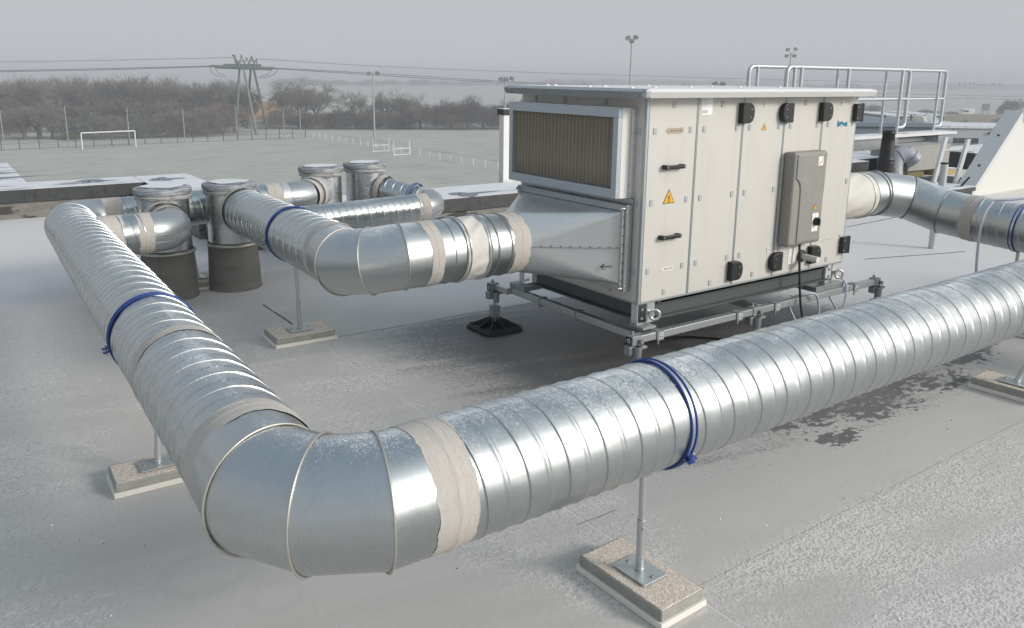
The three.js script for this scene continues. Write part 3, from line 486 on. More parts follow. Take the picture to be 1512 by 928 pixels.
function slabOn(t, cx, cz, lx, lz, turn, ddx = 0, ddz = 0) {
  const g = new THREE.Group(); // geometry turned about the centre
  const rot = (geo) => { geo.translate(-cx, 0, -cz); geo.rotateY(turn); geo.translate(cx, 0, cz); return geo; };
  const slab = part('paving_slab', rot((() => { const q = new RoundedBoxGeometry(lx, 0.036, lz, 2, 0.005); q.translate(cx + ddx, 0.024 + 0.018, cz + ddz); const s = boxUV(q.index ? q.toNonIndexed() : q), p = s.attributes.position; for (let i = 0; i < p.count; i++) { const e = 0.004 * (noise(p.getX(i) * 60, p.getZ(i) * 60) - 0.5); p.setX(i, p.getX(i) + e); p.setZ(i, p.getZ(i) + e); } return s; })()), M.concrete, t);
  part('gravel_face', rot((() => { // real uneven top of set pebbles
    const nx = Math.round(lx * 260), nz = Math.round(lz * 260), q = new THREE.PlaneGeometry(lx - 0.004, lz - 0.004, nx, nz); q.rotateX(-PI / 2); const p = q.attributes.position; for (let i = 0; i < p.count; i++) { const ex = lx / 2 - 0.002 - Math.abs(p.getX(i)), ez = lz / 2 - 0.002 - Math.abs(p.getZ(i)), e = Math.min(ex, ez); p.setY(i, 0.0014 * hash(i * 7 + 3, i >> 5) * sm(0, 0.004, e) + (e < 0.0005 ? -0.018 : 0.001)); } q.translate(cx + ddx, 0.06, cz + ddz); q.computeVertexNormals(); const u = q.attributes.uv; for (let i = 0; i < p.count; i++) u.setXY(i, p.getX(i), p.getZ(i)); return q; })()), M.pebble, slab);
  part('insulation_board', rot(bx(cx - lx / 2 - 0.008, 0.001, cz - lz / 2 - 0.008, cx + lx / 2 + 0.008, 0.024, cz + lz / 2 + 0.008, 0.003)), M.foam, t);
}
function clampOn(t, P, dir, r, lugAngle) {
  const d = dir.clone().normalize(), [w, s] = frameOf(d), e = w.clone().multiplyScalar(Math.cos(lugAngle)).addScaledVector(s, Math.sin(lugAngle)), tn = w.clone().multiplyScalar(-Math.sin(lugAngle)).addScaledVector(s, Math.cos(lugAngle));
  const c = part('ring_clamp', [ringAt(P.clone().addScaledVector(d, -0.011), d, r + 0.005, 0.0046, 8, 96), ringAt(P.clone().addScaledVector(d, 0.011), d, r + 0.005, 0.0046, 8, 96)], M.blueClamp, t);
  part('clamp_band', (() => { const n = 96; return gridGeo(2, n + 1, (i, j) => { const th = j / n * 2 * PI, q = w.clone().multiplyScalar(Math.cos(th)).addScaledVector(s, Math.sin(th)); return { p: P.clone().addScaledVector(d, i ? 0.011 : -0.011).addScaledVector(q, r + 0.0055), n: q, u: 0, v: 0 }; }); })(), M.bolt, c);
  const L = P.clone().addScaledVector(e, r + 0.02);
  for (const k of [-1, 1]) part('clamp_lug', bar(L.clone().addScaledVector(e, -0.016).addScaledVector(tn, 0.007 * k), L.clone().addScaledVector(e, 0.012).addScaledVector(tn, 0.009 * k), 0.026, 0.004, tn), M.blueClamp, c);
  part('clamp_bolt', [rod(L.clone().addScaledVector(tn, -0.024), L.clone().addScaledVector(tn, 0.022), 0.004, 0.004, 8), rod(L.clone().addScaledVector(tn, 0.012), L.clone().addScaledVector(tn, 0.02), 0.0085, 0.0085, 6)], M.bolt, c);
}
function support(label, base, P, dir, r, slab, lug, turn, shift = 0) {
  const t = thing('duct_support', label, 'pipe support', 'ducts supports on paving slabs');
  slabOn(t, base.x, base.z, ...slab);
  const by = 0.066, q = new THREE.Group();
  const plate = bx(base.x - 0.055, by, base.z - 0.075, base.x + 0.055, by + 0.005, base.z + 0.075, 0.001); plate.translate(-base.x, 0, -base.z); plate.rotateY(turn); plate.translate(base.x, 0, base.z);
  const pl = part('base_plate', plate, M.steelPost, t);
  for (const k of [-1, 1]) { const sx = base.x + k * 0.055 * Math.sin(turn), sz = base.z + k * 0.055 * Math.cos(turn); part('plate_screw', rod(V(sx, by + 0.004, sz), V(sx, by + 0.01, sz), 0.006, 0.005, 6), M.beadDark, pl); }
  const topY = P.y - r - 0.004, my = Math.min(by + 0.2, topY - 0.1), hx = (y) => lerp(base.x, P.x + shift, (y - by) / (topY - by)), hz = (y) => lerp(base.z, P.z, (y - by) / (topY - by)), pt = (y) => V(hx(y), y, hz(y));
  part('outer_post', [rod(pt(by), pt(my), 0.0138, 0.0138, 18), ringAt(pt(by + 0.012), UP, 0.0125, 0.004, 6, 20), ringAt(pt(my - 0.002), UP, 0.013, 0.0018, 6, 20)], M.steelPost, t);
  part('inner_post', rod(pt(my - 0.02), pt(topY), 0.0108, 0.0108, 16), M.steelPost, t);
  part('locking_screw', rod(pt(my - 0.03).add(V(-0.004, 0, 0.012)), pt(my - 0.03).add(V(-0.006, 0, 0.02)), 0.005, 0.005, 8), M.bolt, t);
  clampOn(t, P, dir, r, lug);
}
support('post on gravel slab with blue ring clamp under the long duct beside the cream unit', V(1.778, 0, -1.71), V(1.78, YA, ZA), V(1, 0, 0), RD, [0.2, 0.385, 0.03], 2.05, 0.03, -0.03);
support('post on gravel slab with blue ring clamp under the long duct going to the stacks', V(0.64, 0, -3.42), onB(-3.45), dB, RD, [0.36, 0.19, -0.03], -1.75, PI / 2);
support('post on gravel slab with blue ring clamp under the outlet duct', V(1.83, 0, -4.87), onC(-4.82), dC, RD, [0.385, 0.26, -0.04], -1.75, PI / 2);
support('post on gravel slab under the long duct at the far right end', V(4.72, 0, -1.79), V(4.85, YA, ZA), V(1, 0, 0), RD, [0.2, 0.385, 0.05], 2.05, 0.05);
support('post on gravel slab half hidden between the two nearest stacks', V(1.66, 0, -6.62), V(1.66, 0.61, -6.80), V(1, 0, 0), 0.138, [0.3, 0.36, 0.0], 2.05, 0.1);
{ const t = thing('ring_clamp', 'blue ring clamp on the branch duct near the rounded elbow', 'pipe clamp'); const P = V(3.70, 0.545, -6.70); clampOn(t, P, V(0.27, -0.085, 0.65), 0.128, 2.2); }
// ---------------------------------------------------------------- air handling unit
M.cream = (() => { const c = dataTex(512, 512, (i, j, o) => { const v = 1 + 0.05 * (fbm(i * 0.025, j * 0.012, 4) - 0.5) + 0.012 * (hash(i, j) - 0.5) - 0.03 * sm(0.6, 0.75, fbm(i * 0.09 + 9, j * 0.012, 3)); o[0] = toS(0.585 * v); o[1] = toS(0.565 * v); o[2] = toS(0.522 * v); }, true); const b = dataTex(512, 512, (i, j, o) => { o[0] = o[1] = o[2] = 255 * (0.93 * fbm(i * 0.035, j * 0.026, 2) + 0.07 * noise(i * 0.5, j * 0.5)); }); c.repeat.set(0.4, 0.4); b.repeat.set(0.4, 0.4); return new THREE.MeshStandardMaterial({ map: c, bumpMap: b, bumpScale: 0.0028, roughness: 0.42 }); })();
M.whitePaint = std(lin(0.70, 0.69, 0.65), 0.45);
M.roofSheet = (() => { const c = dataTex(256, 256, (i, j, o) => { const v = 0.74 + 0.05 * (fbm(i * 0.04, j * 0.04, 3) - 0.5); o[0] = toS(v); o[1] = toS(v * 0.985); o[2] = toS(v * 0.96); }, true); return new THREE.MeshStandardMaterial({ map: c, roughness: 0.55 }); })();
M.profile = std(lin(0.40, 0.445, 0.455), 0.42, 0.6);
M.gasket = std(lin(0.05, 0.055, 0.055), 0.7);
M.button = std(lin(0.40, 0.42, 0.43), 0.55);
M.greyBox = (() => { const b = dataTex(256, 256, (i, j, o) => { o[0] = o[1] = o[2] = 255 * (noise(i * 0.4, j * 0.4) * 0.6 + hash(i, j) * 0.4); }); b.repeat.set(6, 6); const c = dataTex(256, 256, (i, j, o) => { const v = 0.27 + 0.03 * (noise(i * 0.2, j * 0.05) - 0.5) + (hash(i * 3, j) > 0.985 ? 0.12 : 0); o[0] = toS(v); o[1] = toS(v * 0.965); o[2] = toS(v * 0.88); }, true); return new THREE.MeshStandardMaterial({ map: c, bumpMap: b, bumpScale: 0.0008, roughness: 0.6 }); })();
M.filterFrame = std(lin(0.44, 0.48, 0.51), 0.45, 0.5);
M.pleat = (() => { const c = dataTex(64, 512, (i, j, o) => { const v = 0.30 * (0.75 + 0.5 * fbm(i * 0.1, j * 0.03, 4)) + 0.02 * hash(i, j); o[0] = toS(v); o[1] = toS(v * 0.86); o[2] = toS(v * 0.7); }, true); return new THREE.MeshStandardMaterial({ map: c, roughness: 0.95 }); })();
M.pleatWire = std(lin(0.42, 0.38, 0.32), 0.7);
const flatMat = (tex, rough = 0.5) => new THREE.MeshStandardMaterial({ map: tex, roughness: rough });
const AX0 = 3.04, AX1 = 4.945, AY0 = 0.47, AY1 = 1.585, AZ0 = -3.04, AZ1 = -4.125, PW = 0.381;
const unit = thing('air_handling_unit', 'large cream panelled ventilation unit with pleated filter inlet and white roof', 'ventilation unit');
{
  // carcass of edge profiles, then panels standing a little proud
  part('carcass', bx(AX0 + 0.012, AY0 + 0.012, AZ1 + 0.012, AX1 - 0.012, AY1 - 0.012, AZ0 - 0.012), M.gasket, unit);
  const e = 0.02, posts = [];
  for (const x of [AX0, AX1 - e]) for (const z of [AZ0 - e, AZ1]) part('corner_profile', bx(x, AY0, z, x + e, AY1, z + e, 0.004), M.profile, unit);
  for (const y of [AY0, AY1 - 0.014]) part('edge_profile', [bx(AX0 + e, y, AZ0 - 0.016, AX1 - e, y + 0.014, AZ0 - 0.001, 0.002), bx(AX0 + e, y, AZ1 + 0.001, AX1 - e, y + 0.014, AZ1 + 0.016, 0.002), bx(AX0 + 0.001, y, AZ1 + e, AX0 + 0.016, y + 0.014, AZ0 - e, 0.002), bx(AX1 - 0.016, y, AZ1 + e, AX1 - 0.001, y + 0.014, AZ0 - e, 0.002)], M.profile, unit);
  for (let k = 0; k < 5; k++) {
    const x0 = AX0 + (k === 0 ? 0.017 : k * PW + 0.009), x1 = AX0 + (k === 4 ? 5 * PW - 0.017 : (k + 1) * PW - 0.009);
    part('wall_panel', bx(x0, AY0 + 0.012, AZ0 - 0.03, x1, AY1 - 0.012, AZ0 + 0.003, 0.003), M.cream, unit);
    part('wall_panel', bx(x0, AY0 + 0.012, AZ1 - 0.003, x1, AY1 - 0.012, AZ1 + 0.03, 0.003), M.cream, unit);
    if (k < 4) for (const q of [-1, 1]) part('seam_profile', bx(AX0 + (k + 1) * PW + (q < 0 ? -0.0085 : 0.0015), AY0 + 0.014, AZ0 - 0.02, AX0 + (k + 1) * PW + (q < 0 ? -0.0015 : 0.0085), AY1 - 0.014, AZ0 + 0.001, 0.0015), M.profile, unit);
  }
  part('end_panel', bx(AX0 - 0.002, AY0 + 0.012, AZ1 + 0.018, AX0 + 0.03, AY1 - 0.012, AZ0 - 0.018, 0.003), M.cream, unit);
  part('end_panel', bx(AX1 - 0.03, AY0 + 0.012, AZ1 + 0.018, AX1 + 0.002, AY1 - 0.012, AZ0 - 0.018, 0.003), M.cream, unit);
  // grey screw caps
  const cap = (x, y) => part('screw_cap', bx(x - 0.0125, y - 0.017, AZ0 + 0.002, x + 0.0125, y + 0.017, AZ0 + 0.007, 0.003), M.button, unit);
  for (const x of [3.236, 3.618, 4.379]) cap(x, 1.538);
  for (const x of [3.1, 3.371, 3.48, 3.751, 3.865, 4.133, 4.243, 4.513, 4.628, 4.897]) cap(x, 1.404);
  for (const x of [3.099, 3.367, 3.479, 3.748, 3.861, 4.132, 4.895]) cap(x, 1.027);
  for (const x of [3.097, 3.366, 3.477, 3.745, 3.858, 4.236, 4.89]) cap(x, 0.653);
  for (const x of [3.231, 3.61, 3.992, 4.37, 4.752]) cap(x, 0.519);
  for (const [y, z] of [[1.545, -3.98], [1.545, -3.7], [1.545, -3.35], [1.40, -3.085], [1.025, -3.085], [0.65, -3.085], [0.515, -3.26]]) part('screw_cap', bx(AX0 - 0.007, y - 0.017, z - 0.0125, AX0 - 0.001, y + 0.017, z + 0.0125, 0.003), M.button, unit);
  // roof tray with folded lip
  const rf = part('roof_cover', (() => { const s = new THREE.Shape(); const p = [[-4.145, 1.578], [-4.165, 1.607], [-4.145, 1.622], [-2.955, 1.622], [-2.925, 1.606], [-2.945, 1.576], [-2.953, 1.578], [-2.938, 1.604], [-2.958, 1.608], [-4.142, 1.608]]; p.forEach(([z, y], i) => i ? s.lineTo(-z, y) : s.moveTo(-z, y)); const g = new THREE.ExtrudeGeometry(s, { depth: 2.0, bevelEnabled: false }); g.rotateY(PI / 2); return boxUV(g.index ? g.toNonIndexed() : g); })(), M.roofSheet, unit);
  rf.position.set(2.945, 0.0, 0);
  // extrude runs along +x, shape x axis is -z
  part('roof_end_lip', (() => { const s = new THREE.Shape(); s.moveTo(0, 1.622); s.lineTo(-0.032, 1.607); s.lineTo(-0.012, 1.572); s.lineTo(-0.006, 1.574); s.lineTo(-0.024, 1.606); s.lineTo(0, 1.616); const g = new THREE.ExtrudeGeometry(s, { depth: 1.205, bevelEnabled: false }); g.translate(2.945, 0, -4.145); return boxUV(g.index ? g.toNonIndexed() : g); })(), M.galvDull, unit);
  part('roof_end_lip', (() => { const s = new THREE.Shape(); s.moveTo(0, 1.622); s.lineTo(0.032, 1.607); s.lineTo(0.012, 1.572); s.lineTo(0.006, 1.574); s.lineTo(0.024, 1.606); s.lineTo(0, 1.616); const g = new THREE.ExtrudeGeometry(s, { depth: 1.205, bevelEnabled: false }); g.translate(4.945, 0, -4.145); return boxUV(g.index ? g.toNonIndexed() : g); })(), M.roofSheet, unit);
  for (const [x, z] of [[3.1, -3.95], [3.12, -3.9], [3.0, -3.45], [3.2, -3.55], [3.0, -3.12], [3.35, -3.3], [3.75, -3.4], [4.2, -3.4], [4.6, -3.4], [3.9, -3.9], [4.4, -3.8]]) part('roof_screw', lathe([[0.013, 0], [0.012, 0.006], [0.006, 0.010], [0.0001, 0.011]], V(x, 1.621, z), 12), M.roofSheet, rf).position.set(-2.945, 0, 0);
  part('lip_corner', bx(2.916, 1.574, -2.962, 2.95, 1.6195, -2.928, 0.008), M.galvDull, unit);
  // filter inlet
  const fx = 2.92, fr = part('filter_housing', [bx(fx + 0.03, 1.05, -4.092, AX0 - 0.002, 1.06, -3.124), bx(fx + 0.03, 1.51, -4.092, AX0 - 0.002, 1.52, -3.124), bx(fx + 0.03, 1.06, -4.092, AX0 - 0.002, 1.51, -4.085), bx(fx + 0.03, 1.06, -3.131, AX0 - 0.002, 1.51, -3.124)], M.whitePaint, unit);
  part('filter_frame', [bx(fx, 1.472, -4.092, fx + 0.03, 1.52, -3.124, 0.003), bx(fx, 1.05, -4.092, fx + 0.03, 1.099, -3.124, 0.003), bx(fx + 0.0005, 1.099, -4.092, fx + 0.03, 1.472, -4.057, 0.002), bx(fx + 0.0005, 1.099, -3.163, fx + 0.03, 1.472, -3.124, 0.002)], M.filterFrame, fr);
  part('frame_angle', [bx(AX0 - 0.03, 1.05, -3.1235, AX0 - 0.002, 1.52, -3.108, 0.002), bx(AX0 - 0.03, 1.5205, -4.09, AX0 - 0.002, 1.524, -3.11, 0.001)], M.galv, fr);
  for (const y of [1.505, 1.065]) part('corner_bolt', [rod(V(AX0 - 0.016, y, -3.108), V(AX0 - 0.016, y, -3.1), 0.009, 0.009, 6), rod(V(AX0 - 0.016, y, -3.1), V(AX0 - 0.016, y, -3.094), 0.005, 0.005, 8)], M.bolt, fr);
  part('rating_label', bx(2.985, 1.075, -3.1238, 3.0, 1.12, -3.1232), M.whitePaint, fr);
  part('frame_top_rime', bx(fx + 0.002, 1.5205, -4.09, AX0 - 0.032, 1.5235, -3.126, 0.001), M.capSnow, fr);
  const np = 28, zz0 = -4.055, zz1 = -3.166, dz = (zz1 - zz0) / np;
  const pg = (() => { const s = new THREE.Shape(); s.moveTo(0, 0); s.lineTo(0.012, 0.006); s.lineTo(0.022, dz / 2); s.lineTo(0.012, dz - 0.006); s.lineTo(0, dz); s.lineTo(0.045, dz); s.lineTo(0.045, 0); const g = new THREE.ExtrudeGeometry(s, { depth: 0.371, bevelEnabled: false }); g.rotateX(-PI / 2); return g; })();
  const wg = new THREE.CylinderGeometry(0.0016, 0.0016, 0.371, 5);
  const R = rng(12);
  for (let k = 0; k < np; k++) { const m = part('filter_pleat', pg, M.pleat, fr); m.position.set(fx + 0.026, 1.1, zz0 + (k + 1) * dz); m.rotation.z = (R() - 0.5) * 0.008; const w = part('pleat_edge', wg, M.pleatWire, fr); w.position.set(fx + 0.024 + R() * 0.003, 1.285, zz0 + (k + 0.5 + 0.5) * dz); w.rotation.x = (R() - 0.5) * 0.012; }
  part('outlet_channel', [bx(AX0 - 0.012, 1.0135, -4.085, AX0 - 0.003, 1.047, -3.1, 0.002)], M.galvDull, unit);
  // grab handles
  for (const y of [1.213, 0.833]) {
    const h = part('grab_handle', [bx(3.165, y - 0.011, AZ0 + 0.026, 3.315, y + 0.011, AZ0 + 0.040, 0.006), bx(3.165, y - 0.012, AZ0 + 0.003, 3.188, y + 0.012, AZ0 + 0.035, 0.004), bx(3.292, y - 0.012, AZ0 + 0.003, 3.315, y + 0.012, AZ0 + 0.035, 0.004)], M.black, unit);
    for (const x of [3.176, 3.304]) part('handle_screw', rod(V(x, y, AZ0 + 0.039), V(x, y, AZ0 + 0.042), 0.005, 0.004, 8), M.bolt, h);
  }
  // black hinges and latches on the seams
  const hinge = (x, y, side) => {
    const s = new THREE.Shape(), w = 0.044, h = 0.052; // a D, round towards side
    s.moveTo(-side * w, -h); s.lineTo(side * w * 0.3, -h); s.bezierCurveTo(side * w * 0.95, -h * 0.9, side * w * 1.1, -h * 0.4, side * w * 1.1, 0); s.bezierCurveTo(side * w * 1.1, h * 0.4, side * w * 0.95, h * 0.9, side * w * 0.3, h); s.lineTo(-side * w, h);
    const g = new THREE.ExtrudeGeometry(s, { depth: 0.026, bevelEnabled: true, bevelSize: 0.005, bevelThickness: 0.005, bevelSegments: 2 }); g.translate(x, y, AZ0 + 0.008);
    const m = part('hinge', g, M.black, unit);
    part('hinge_pin', rod(V(x - side * w * 0.95, y - h, AZ0 + 0.03), V(x - side * w * 0.95, y + h, AZ0 + 0.03), 0.0085, 0.0085, 10), M.black, m);
    for (const k of [-1, 1]) part('hinge_screw', rod(V(x + side * 0.022, y + k * 0.022, AZ0 + 0.037), V(x + side * 0.022, y + k * 0.022, AZ0 + 0.041), 0.0045, 0.0035, 8), M.bolt, m);
  };
  hinge(3.806, 1.486, 1); hinge(4.175, 1.482, -1); hinge(4.568, 1.482, 1); hinge(3.806, 0.57, 1); hinge(4.19, 0.575, -1); hinge(4.585, 0.576, 1);
  for (const y of [1.472, 0.6]) { const m = part('corner_hinge', [bx(4.885, y - 0.055, AZ0 + 0.004, 4.955, y + 0.055, AZ0 + 0.034, 0.004), rod(V(4.957, y - 0.058, AZ0 + 0.026), V(4.957, y + 0.058, AZ0 + 0.026), 0.011, 0.011, 10)], M.black, unit); for (const k of [-1, 1]) part('hinge_screw', rod(V(4.9, y + 0.035 * k, AZ0 + 0.034), V(4.9, y + 0.035 * k, AZ0 + 0.036), 0.005, 0.004, 8), M.bolt, m); }
  // key locks
  for (const [x, y] of [[3.99, 1.535], [4.76, 1.535], [4.125, 0.655]]) { const m = part('key_lock', [bx(x - 0.012, y - 0.018, AZ0 + 0.003, x + 0.012, y + 0.018, AZ0 + 0.007, 0.004)], M.whitePaint, unit); part('keyhole', rod(V(x, y, AZ0 + 0.006), V(x, y, AZ0 + 0.008), 0.005, 0.004, 10), M.black, m); }
  // stickers
  const plane = (name, w, h, x, y, tex, parent = unit, z = AZ0 + 0.0045) => { const g = new THREE.BoxGeometry(w, h, 0.0012); g.translate(x, y, z); return part(name, g, flatMat(tex), parent); };
  const tri = (kind) => { // yellow warning triangle, printed
    return (x, y, s, parent = unit, z = AZ0 + 0.003) => {
      const S = (k) => { const q = new THREE.Shape(); q.moveTo(-k, -k * 0.58); q.lineTo(k, -k * 0.58); q.lineTo(0, k * 1.16); q.closePath(); return q; };
      const a = new THREE.ExtrudeGeometry(S(s), { depth: 0.001, bevelEnabled: false }); a.translate(x, y, z); const m = part('warning_sticker', a, M.stickerBlack, parent);
      const b = new THREE.ExtrudeGeometry(S(s * 0.86), { depth: 0.0008, bevelEnabled: false }); b.translate(x, y, z + 0.001); part('yellow_field', b, M.stickerYellow, m);
      if (kind === 'fan') part('fan_mark', [new THREE.TorusGeometry(s * 0.2, s * 0.035, 6, 24).scale(0.85, 1.15, 1).translate(x, y - s * 0.2, z + 0.002), new THREE.TorusGeometry(s * 0.14, s * 0.035, 6, 24).translate(x, y + s * 0.24, z + 0.002)], M.stickerBlack, m);
      else part('bolt_mark', [bx(x - s * 0.05, y - s * 0.05, z + 0.0018, x + s * 0.05, y + s * 0.5, z + 0.0026), bx(x - s * 0.07, y - s * 0.32, z + 0.0018, x + s * 0.07, y - s * 0.15, z + 0.0026)], M.stickerBlack, m);
    };
  };
  M.stickerBlack = std(lin(0.015, 0.015, 0.015), 0.5); M.stickerYellow = std(lin(0.75, 0.42, 0.02), 0.5);
  tri('fan')(3.231, 1.04, 0.045); tri('bolt')(3.996, 1.398, 0.024);
  plane('rating_plate', 0.088, 0.11, 3.49, 1.536, canvasTex(176, 220, (c, w, h) => { c.fillStyle = '#ececea'; c.fillRect(0, 0, w, h); c.fillStyle = '#8c8c8c'; for (let i = 0; i < 12; i++) c.fillRect(14, 16 + i * 11, 40 + (i * 37 % 90), 2); c.fillStyle = '#444'; for (let i = 0; i < 22; i++) if (i * 7 % 3) c.fillRect(12 + i * 4, 168, 2 + i % 2, 34); }));
  plane('document_label', 0.07, 0.1, 4.372, 0.585, canvasTex(140, 200, (c, w, h) => { c.fillStyle = '#ebebe8'; c.fillRect(0, 0, w, h); c.strokeStyle = '#777'; c.lineWidth = 3; c.beginPath(); c.moveTo(70, 70); c.quadraticCurveTo(100, 60, 112, 20); c.stroke(); c.fillStyle = '#999'; for (let i = 0; i < 9; i++) c.fillRect(18, 100 + i * 9, 30 + (i * 29 % 60), 2); }));
  const arrow = (name, x, y, w, h, colors, seed) => { // arrow-shaped paper sticker with illegible fine print
    const s = new THREE.Shape(); s.moveTo(-w / 2, 0); s.lineTo(-w / 2 + 0.03, h / 2); s.lineTo(-w / 2 + 0.028, h * 0.32); s.lineTo(w / 2 - 0.012, h * 0.34); s.lineTo(w / 2, h * 0.42); s.lineTo(w / 2, -h * 0.22); s.lineTo(w / 2 - 0.02, -h * 0.4); s.lineTo(-w / 2 + 0.03, -h * 0.3); s.lineTo(-w / 2 + 0.028, -h / 2); s.closePath();
    const g = new THREE.ExtrudeGeometry(s, { depth: 0.001, bevelEnabled: false }); g.translate(x, y, AZ0 + 0.0035); const m = part(name, g, colors[0], unit);
    const R2 = rng(seed); for (let i = 0; i < 5; i++) { const px = x - w * 0.2 + i * w * 0.13, ph = h * (0.1 + 0.16 * R2()); part('print_mark', bx(px, y - ph / 2, AZ0 + 0.0046, px + w * 0.085, y + ph / 2, AZ0 + 0.0052), colors[1], m); }
  };
  const paper = std(lin(0.70, 0.66, 0.60), 0.7), soiled = std(lin(0.42, 0.34, 0.27), 0.8), ink = std(lin(0.2, 0.16, 0.13), 0.8), teal = std(lin(0.0, 0.16, 0.24), 0.5);
  arrow('direction_sticker', 3.246, 1.403, 0.135, 0.042, [soiled, ink], 3); arrow('direction_sticker', 3.246, 0.65, 0.1, 0.036, [paper, ink], 4);
  arrow('direction_sticker', 4.745, 0.655, 0.115, 0.034, [std(lin(0.6, 0.57, 0.52), 0.7), std(lin(0.4, 0.37, 0.33), 0.7)], 5);
  { const s = new THREE.Shape(); s.moveTo(-0.055, -0.02); s.lineTo(-0.05, 0.025); s.lineTo(-0.03, 0.008); s.lineTo(-0.005, 0.018); s.lineTo(0.015, 0.006); s.lineTo(0.055, 0.012); s.lineTo(0.058, -0.018); s.lineTo(0.02, -0.012); s.lineTo(0, -0.02); s.lineTo(-0.03, -0.012); s.closePath(); const g = new THREE.ExtrudeGeometry(s, { depth: 0.001, bevelEnabled: false }); g.translate(4.78, 1.402, AZ0 + 0.0035); const m = part('torn_blue_sticker', g, teal, unit); part('torn_corner', bx(4.765, 1.385, AZ0 + 0.0046, 4.785, 1.397, AZ0 + 0.0052), paper, m); }
  // control cabinet
  const cz = AZ0 + 0.003, cf = AZ0 + 0.085;
  const cb = part('control_cabinet', [bx(4.206, 0.675, cz, 4.535, 1.25, cf, 0.016)], M.greyBox, unit);
  part('moulded_panel', (() => { const s = new THREE.Shape(); s.moveTo(4.236, 1.228); s.lineTo(4.512, 1.228); s.lineTo(4.512, 1.0); s.lineTo(4.498, 0.95); s.lineTo(4.498, 0.70); s.lineTo(4.29, 0.70); s.lineTo(4.288, 1.0); s.quadraticCurveTo(4.286, 1.075, 4.236, 1.095); s.closePath(); const g = new THREE.ExtrudeGeometry(s, { depth: 0.006, bevelEnabled: true, bevelSize: 0.008, bevelThickness: 0.006, bevelSegments: 3 }); g.translate(0, 0, cf - 0.004); return boxUV(g.index ? g.toNonIndexed() : g); })(), M.greyBox, cb);
  for (const [x, y] of [[4.232, 1.215], [4.52, 1.222], [4.232, 0.7], [4.515, 0.705]]) part('cabinet_screw', [rod(V(x, y, cf), V(x, y, cf + 0.004), 0.0085, 0.0075, 12)], M.bolt, cb);
  const cfz = cf + 0.0085;
  plane('maker_label', 0.05, 0.055, 4.455, 1.19, canvasTex(128, 140, (c, w, h) => { c.fillStyle = '#e9e6e2'; c.fillRect(0, 0, w, h); c.strokeStyle = '#b5243a'; c.lineWidth = 9; c.beginPath(); c.arc(10, 0, 105, 0.15, 1.25); c.stroke(); c.fillStyle = '#b5243a'; for (let i = 0; i < 7; i++) c.fillRect(8 + i * 13, 116 - i * 5 - (i % 2) * 4, 9, 12); }), cb, cfz);
  tri('bolt')(4.437, 0.905, 0.022, cb, cfz);
  plane('switch_plate', 0.062, 0.115, 4.45, 0.81, canvasTex(96, 176, (c, w, h) => { c.fillStyle = '#ecebe6'; c.fillRect(0, 0, w, h); c.fillStyle = '#333'; c.fillRect(44, 10, 7, 8); c.fillRect(44, 158, 7, 8); c.fillRect(10, 84, 8, 4); }), cb, cfz + 0.001);
  const kn = part('rotary_switch', [rod(V(4.455, 0.815, cfz), V(4.455, 0.815, cfz + 0.018), 0.027, 0.025, 24), rod(V(4.455, 0.815, cfz + 0.018), V(4.455, 0.815, cfz + 0.026), 0.02, 0.018, 20), bx(4.448, 0.792, cfz + 0.024, 4.462, 0.838, cfz + 0.036, 0.004)], M.black, cb);
  part('switch_pointer', bx(4.453, 0.828, cfz + 0.0355, 4.457, 0.838, cfz + 0.037), M.whitePaint, kn);
  part('cable_gland', [rod(V(4.4, 0.676, cf - 0.05), V(4.4, 0.655, cf - 0.05), 0.011, 0.009, 10)], M.black, cb);
  // condensate spout
  const sp = part('drain_spout', [rod(V(4.47, 0.575, AZ0), V(4.47, 0.572, AZ0 + 0.13), 0.02, 0.02, 20)], M.whitePaint, unit);
  part('rubber_sleeve', ringAt(V(4.47, 0.575, AZ0 + 0.008), V(0, 0, 1), 0.03, 0.012, 8, 28), M.black, sp);
  // base channels
  const chan = (a, b, z, s) => [bx(a, 0.372, z - 0.008, b, 0.462, z - 0.003), bx(a, 0.456, z - 0.008, b, 0.466, z + 0.03 * s), bx(a, 0.368, z - 0.008, b, 0.377, z + 0.035 * s), bx(a + 0.02, 0.452, z + 0.026 * s, b - 0.05, 0.466, z + 0.03 * s)];
  M.channel = std(lin(0.10, 0.112, 0.108), 0.5, 0.35);
  part('base_channel', chan(3.2, 4.80, -3.075, 1), M.channel, unit);
  part('base_channel', chan(3.2, 4.80, -4.09, -1), M.channel, unit);
  part('base_channel', [bx(3.10, 0.372, -4.02, 3.105, 0.462, -3.14), bx(3.075, 0.456, -4.02, 3.105, 0.466, -3.14), bx(3.07, 0.368, -4.02, 3.105, 0.377, -3.14)], M.channel, unit);
  for (const [x0, x1, ex] of [[3.06, 3.2, 3.15], [4.80, 4.92, 4.885]]) {
    for (const z of [AZ0 - 0.02, AZ1 + 0.02]) {
      const k = part('lifting_bracket', [bx(x0 + 0.07, 0.352, z - 0.006, x1 - 0.01, 0.468, z + 0.002, 0.002), bx(x0, 0.352, z - 0.05, x0 + 0.006, 0.468, z, 0.002), bx(x0, 0.35, z - 0.05, x1, 0.356, z)], x0 < 4 ? M.galv : M.cream, unit);
      for (const y of [0.385, 0.435]) part('bracket_bolt', rod(V(x0 + 0.03, y, z), V(x0 + 0.03, y, z + 0.008), 0.009, 0.009, 6), M.bolt, k);
      if (z > -3.5) { part('lifting_eye', [ringAt(V(ex, 0.405, z + 0.045), V(-0.5, 0.1, 0.86), 0.027, 0.0085, 10, 32), rod(V(ex, 0.41, z), V(ex, 0.41, z + 0.02), 0.012, 0.012, 12)], M.bolt, k); }
    }
  }
}
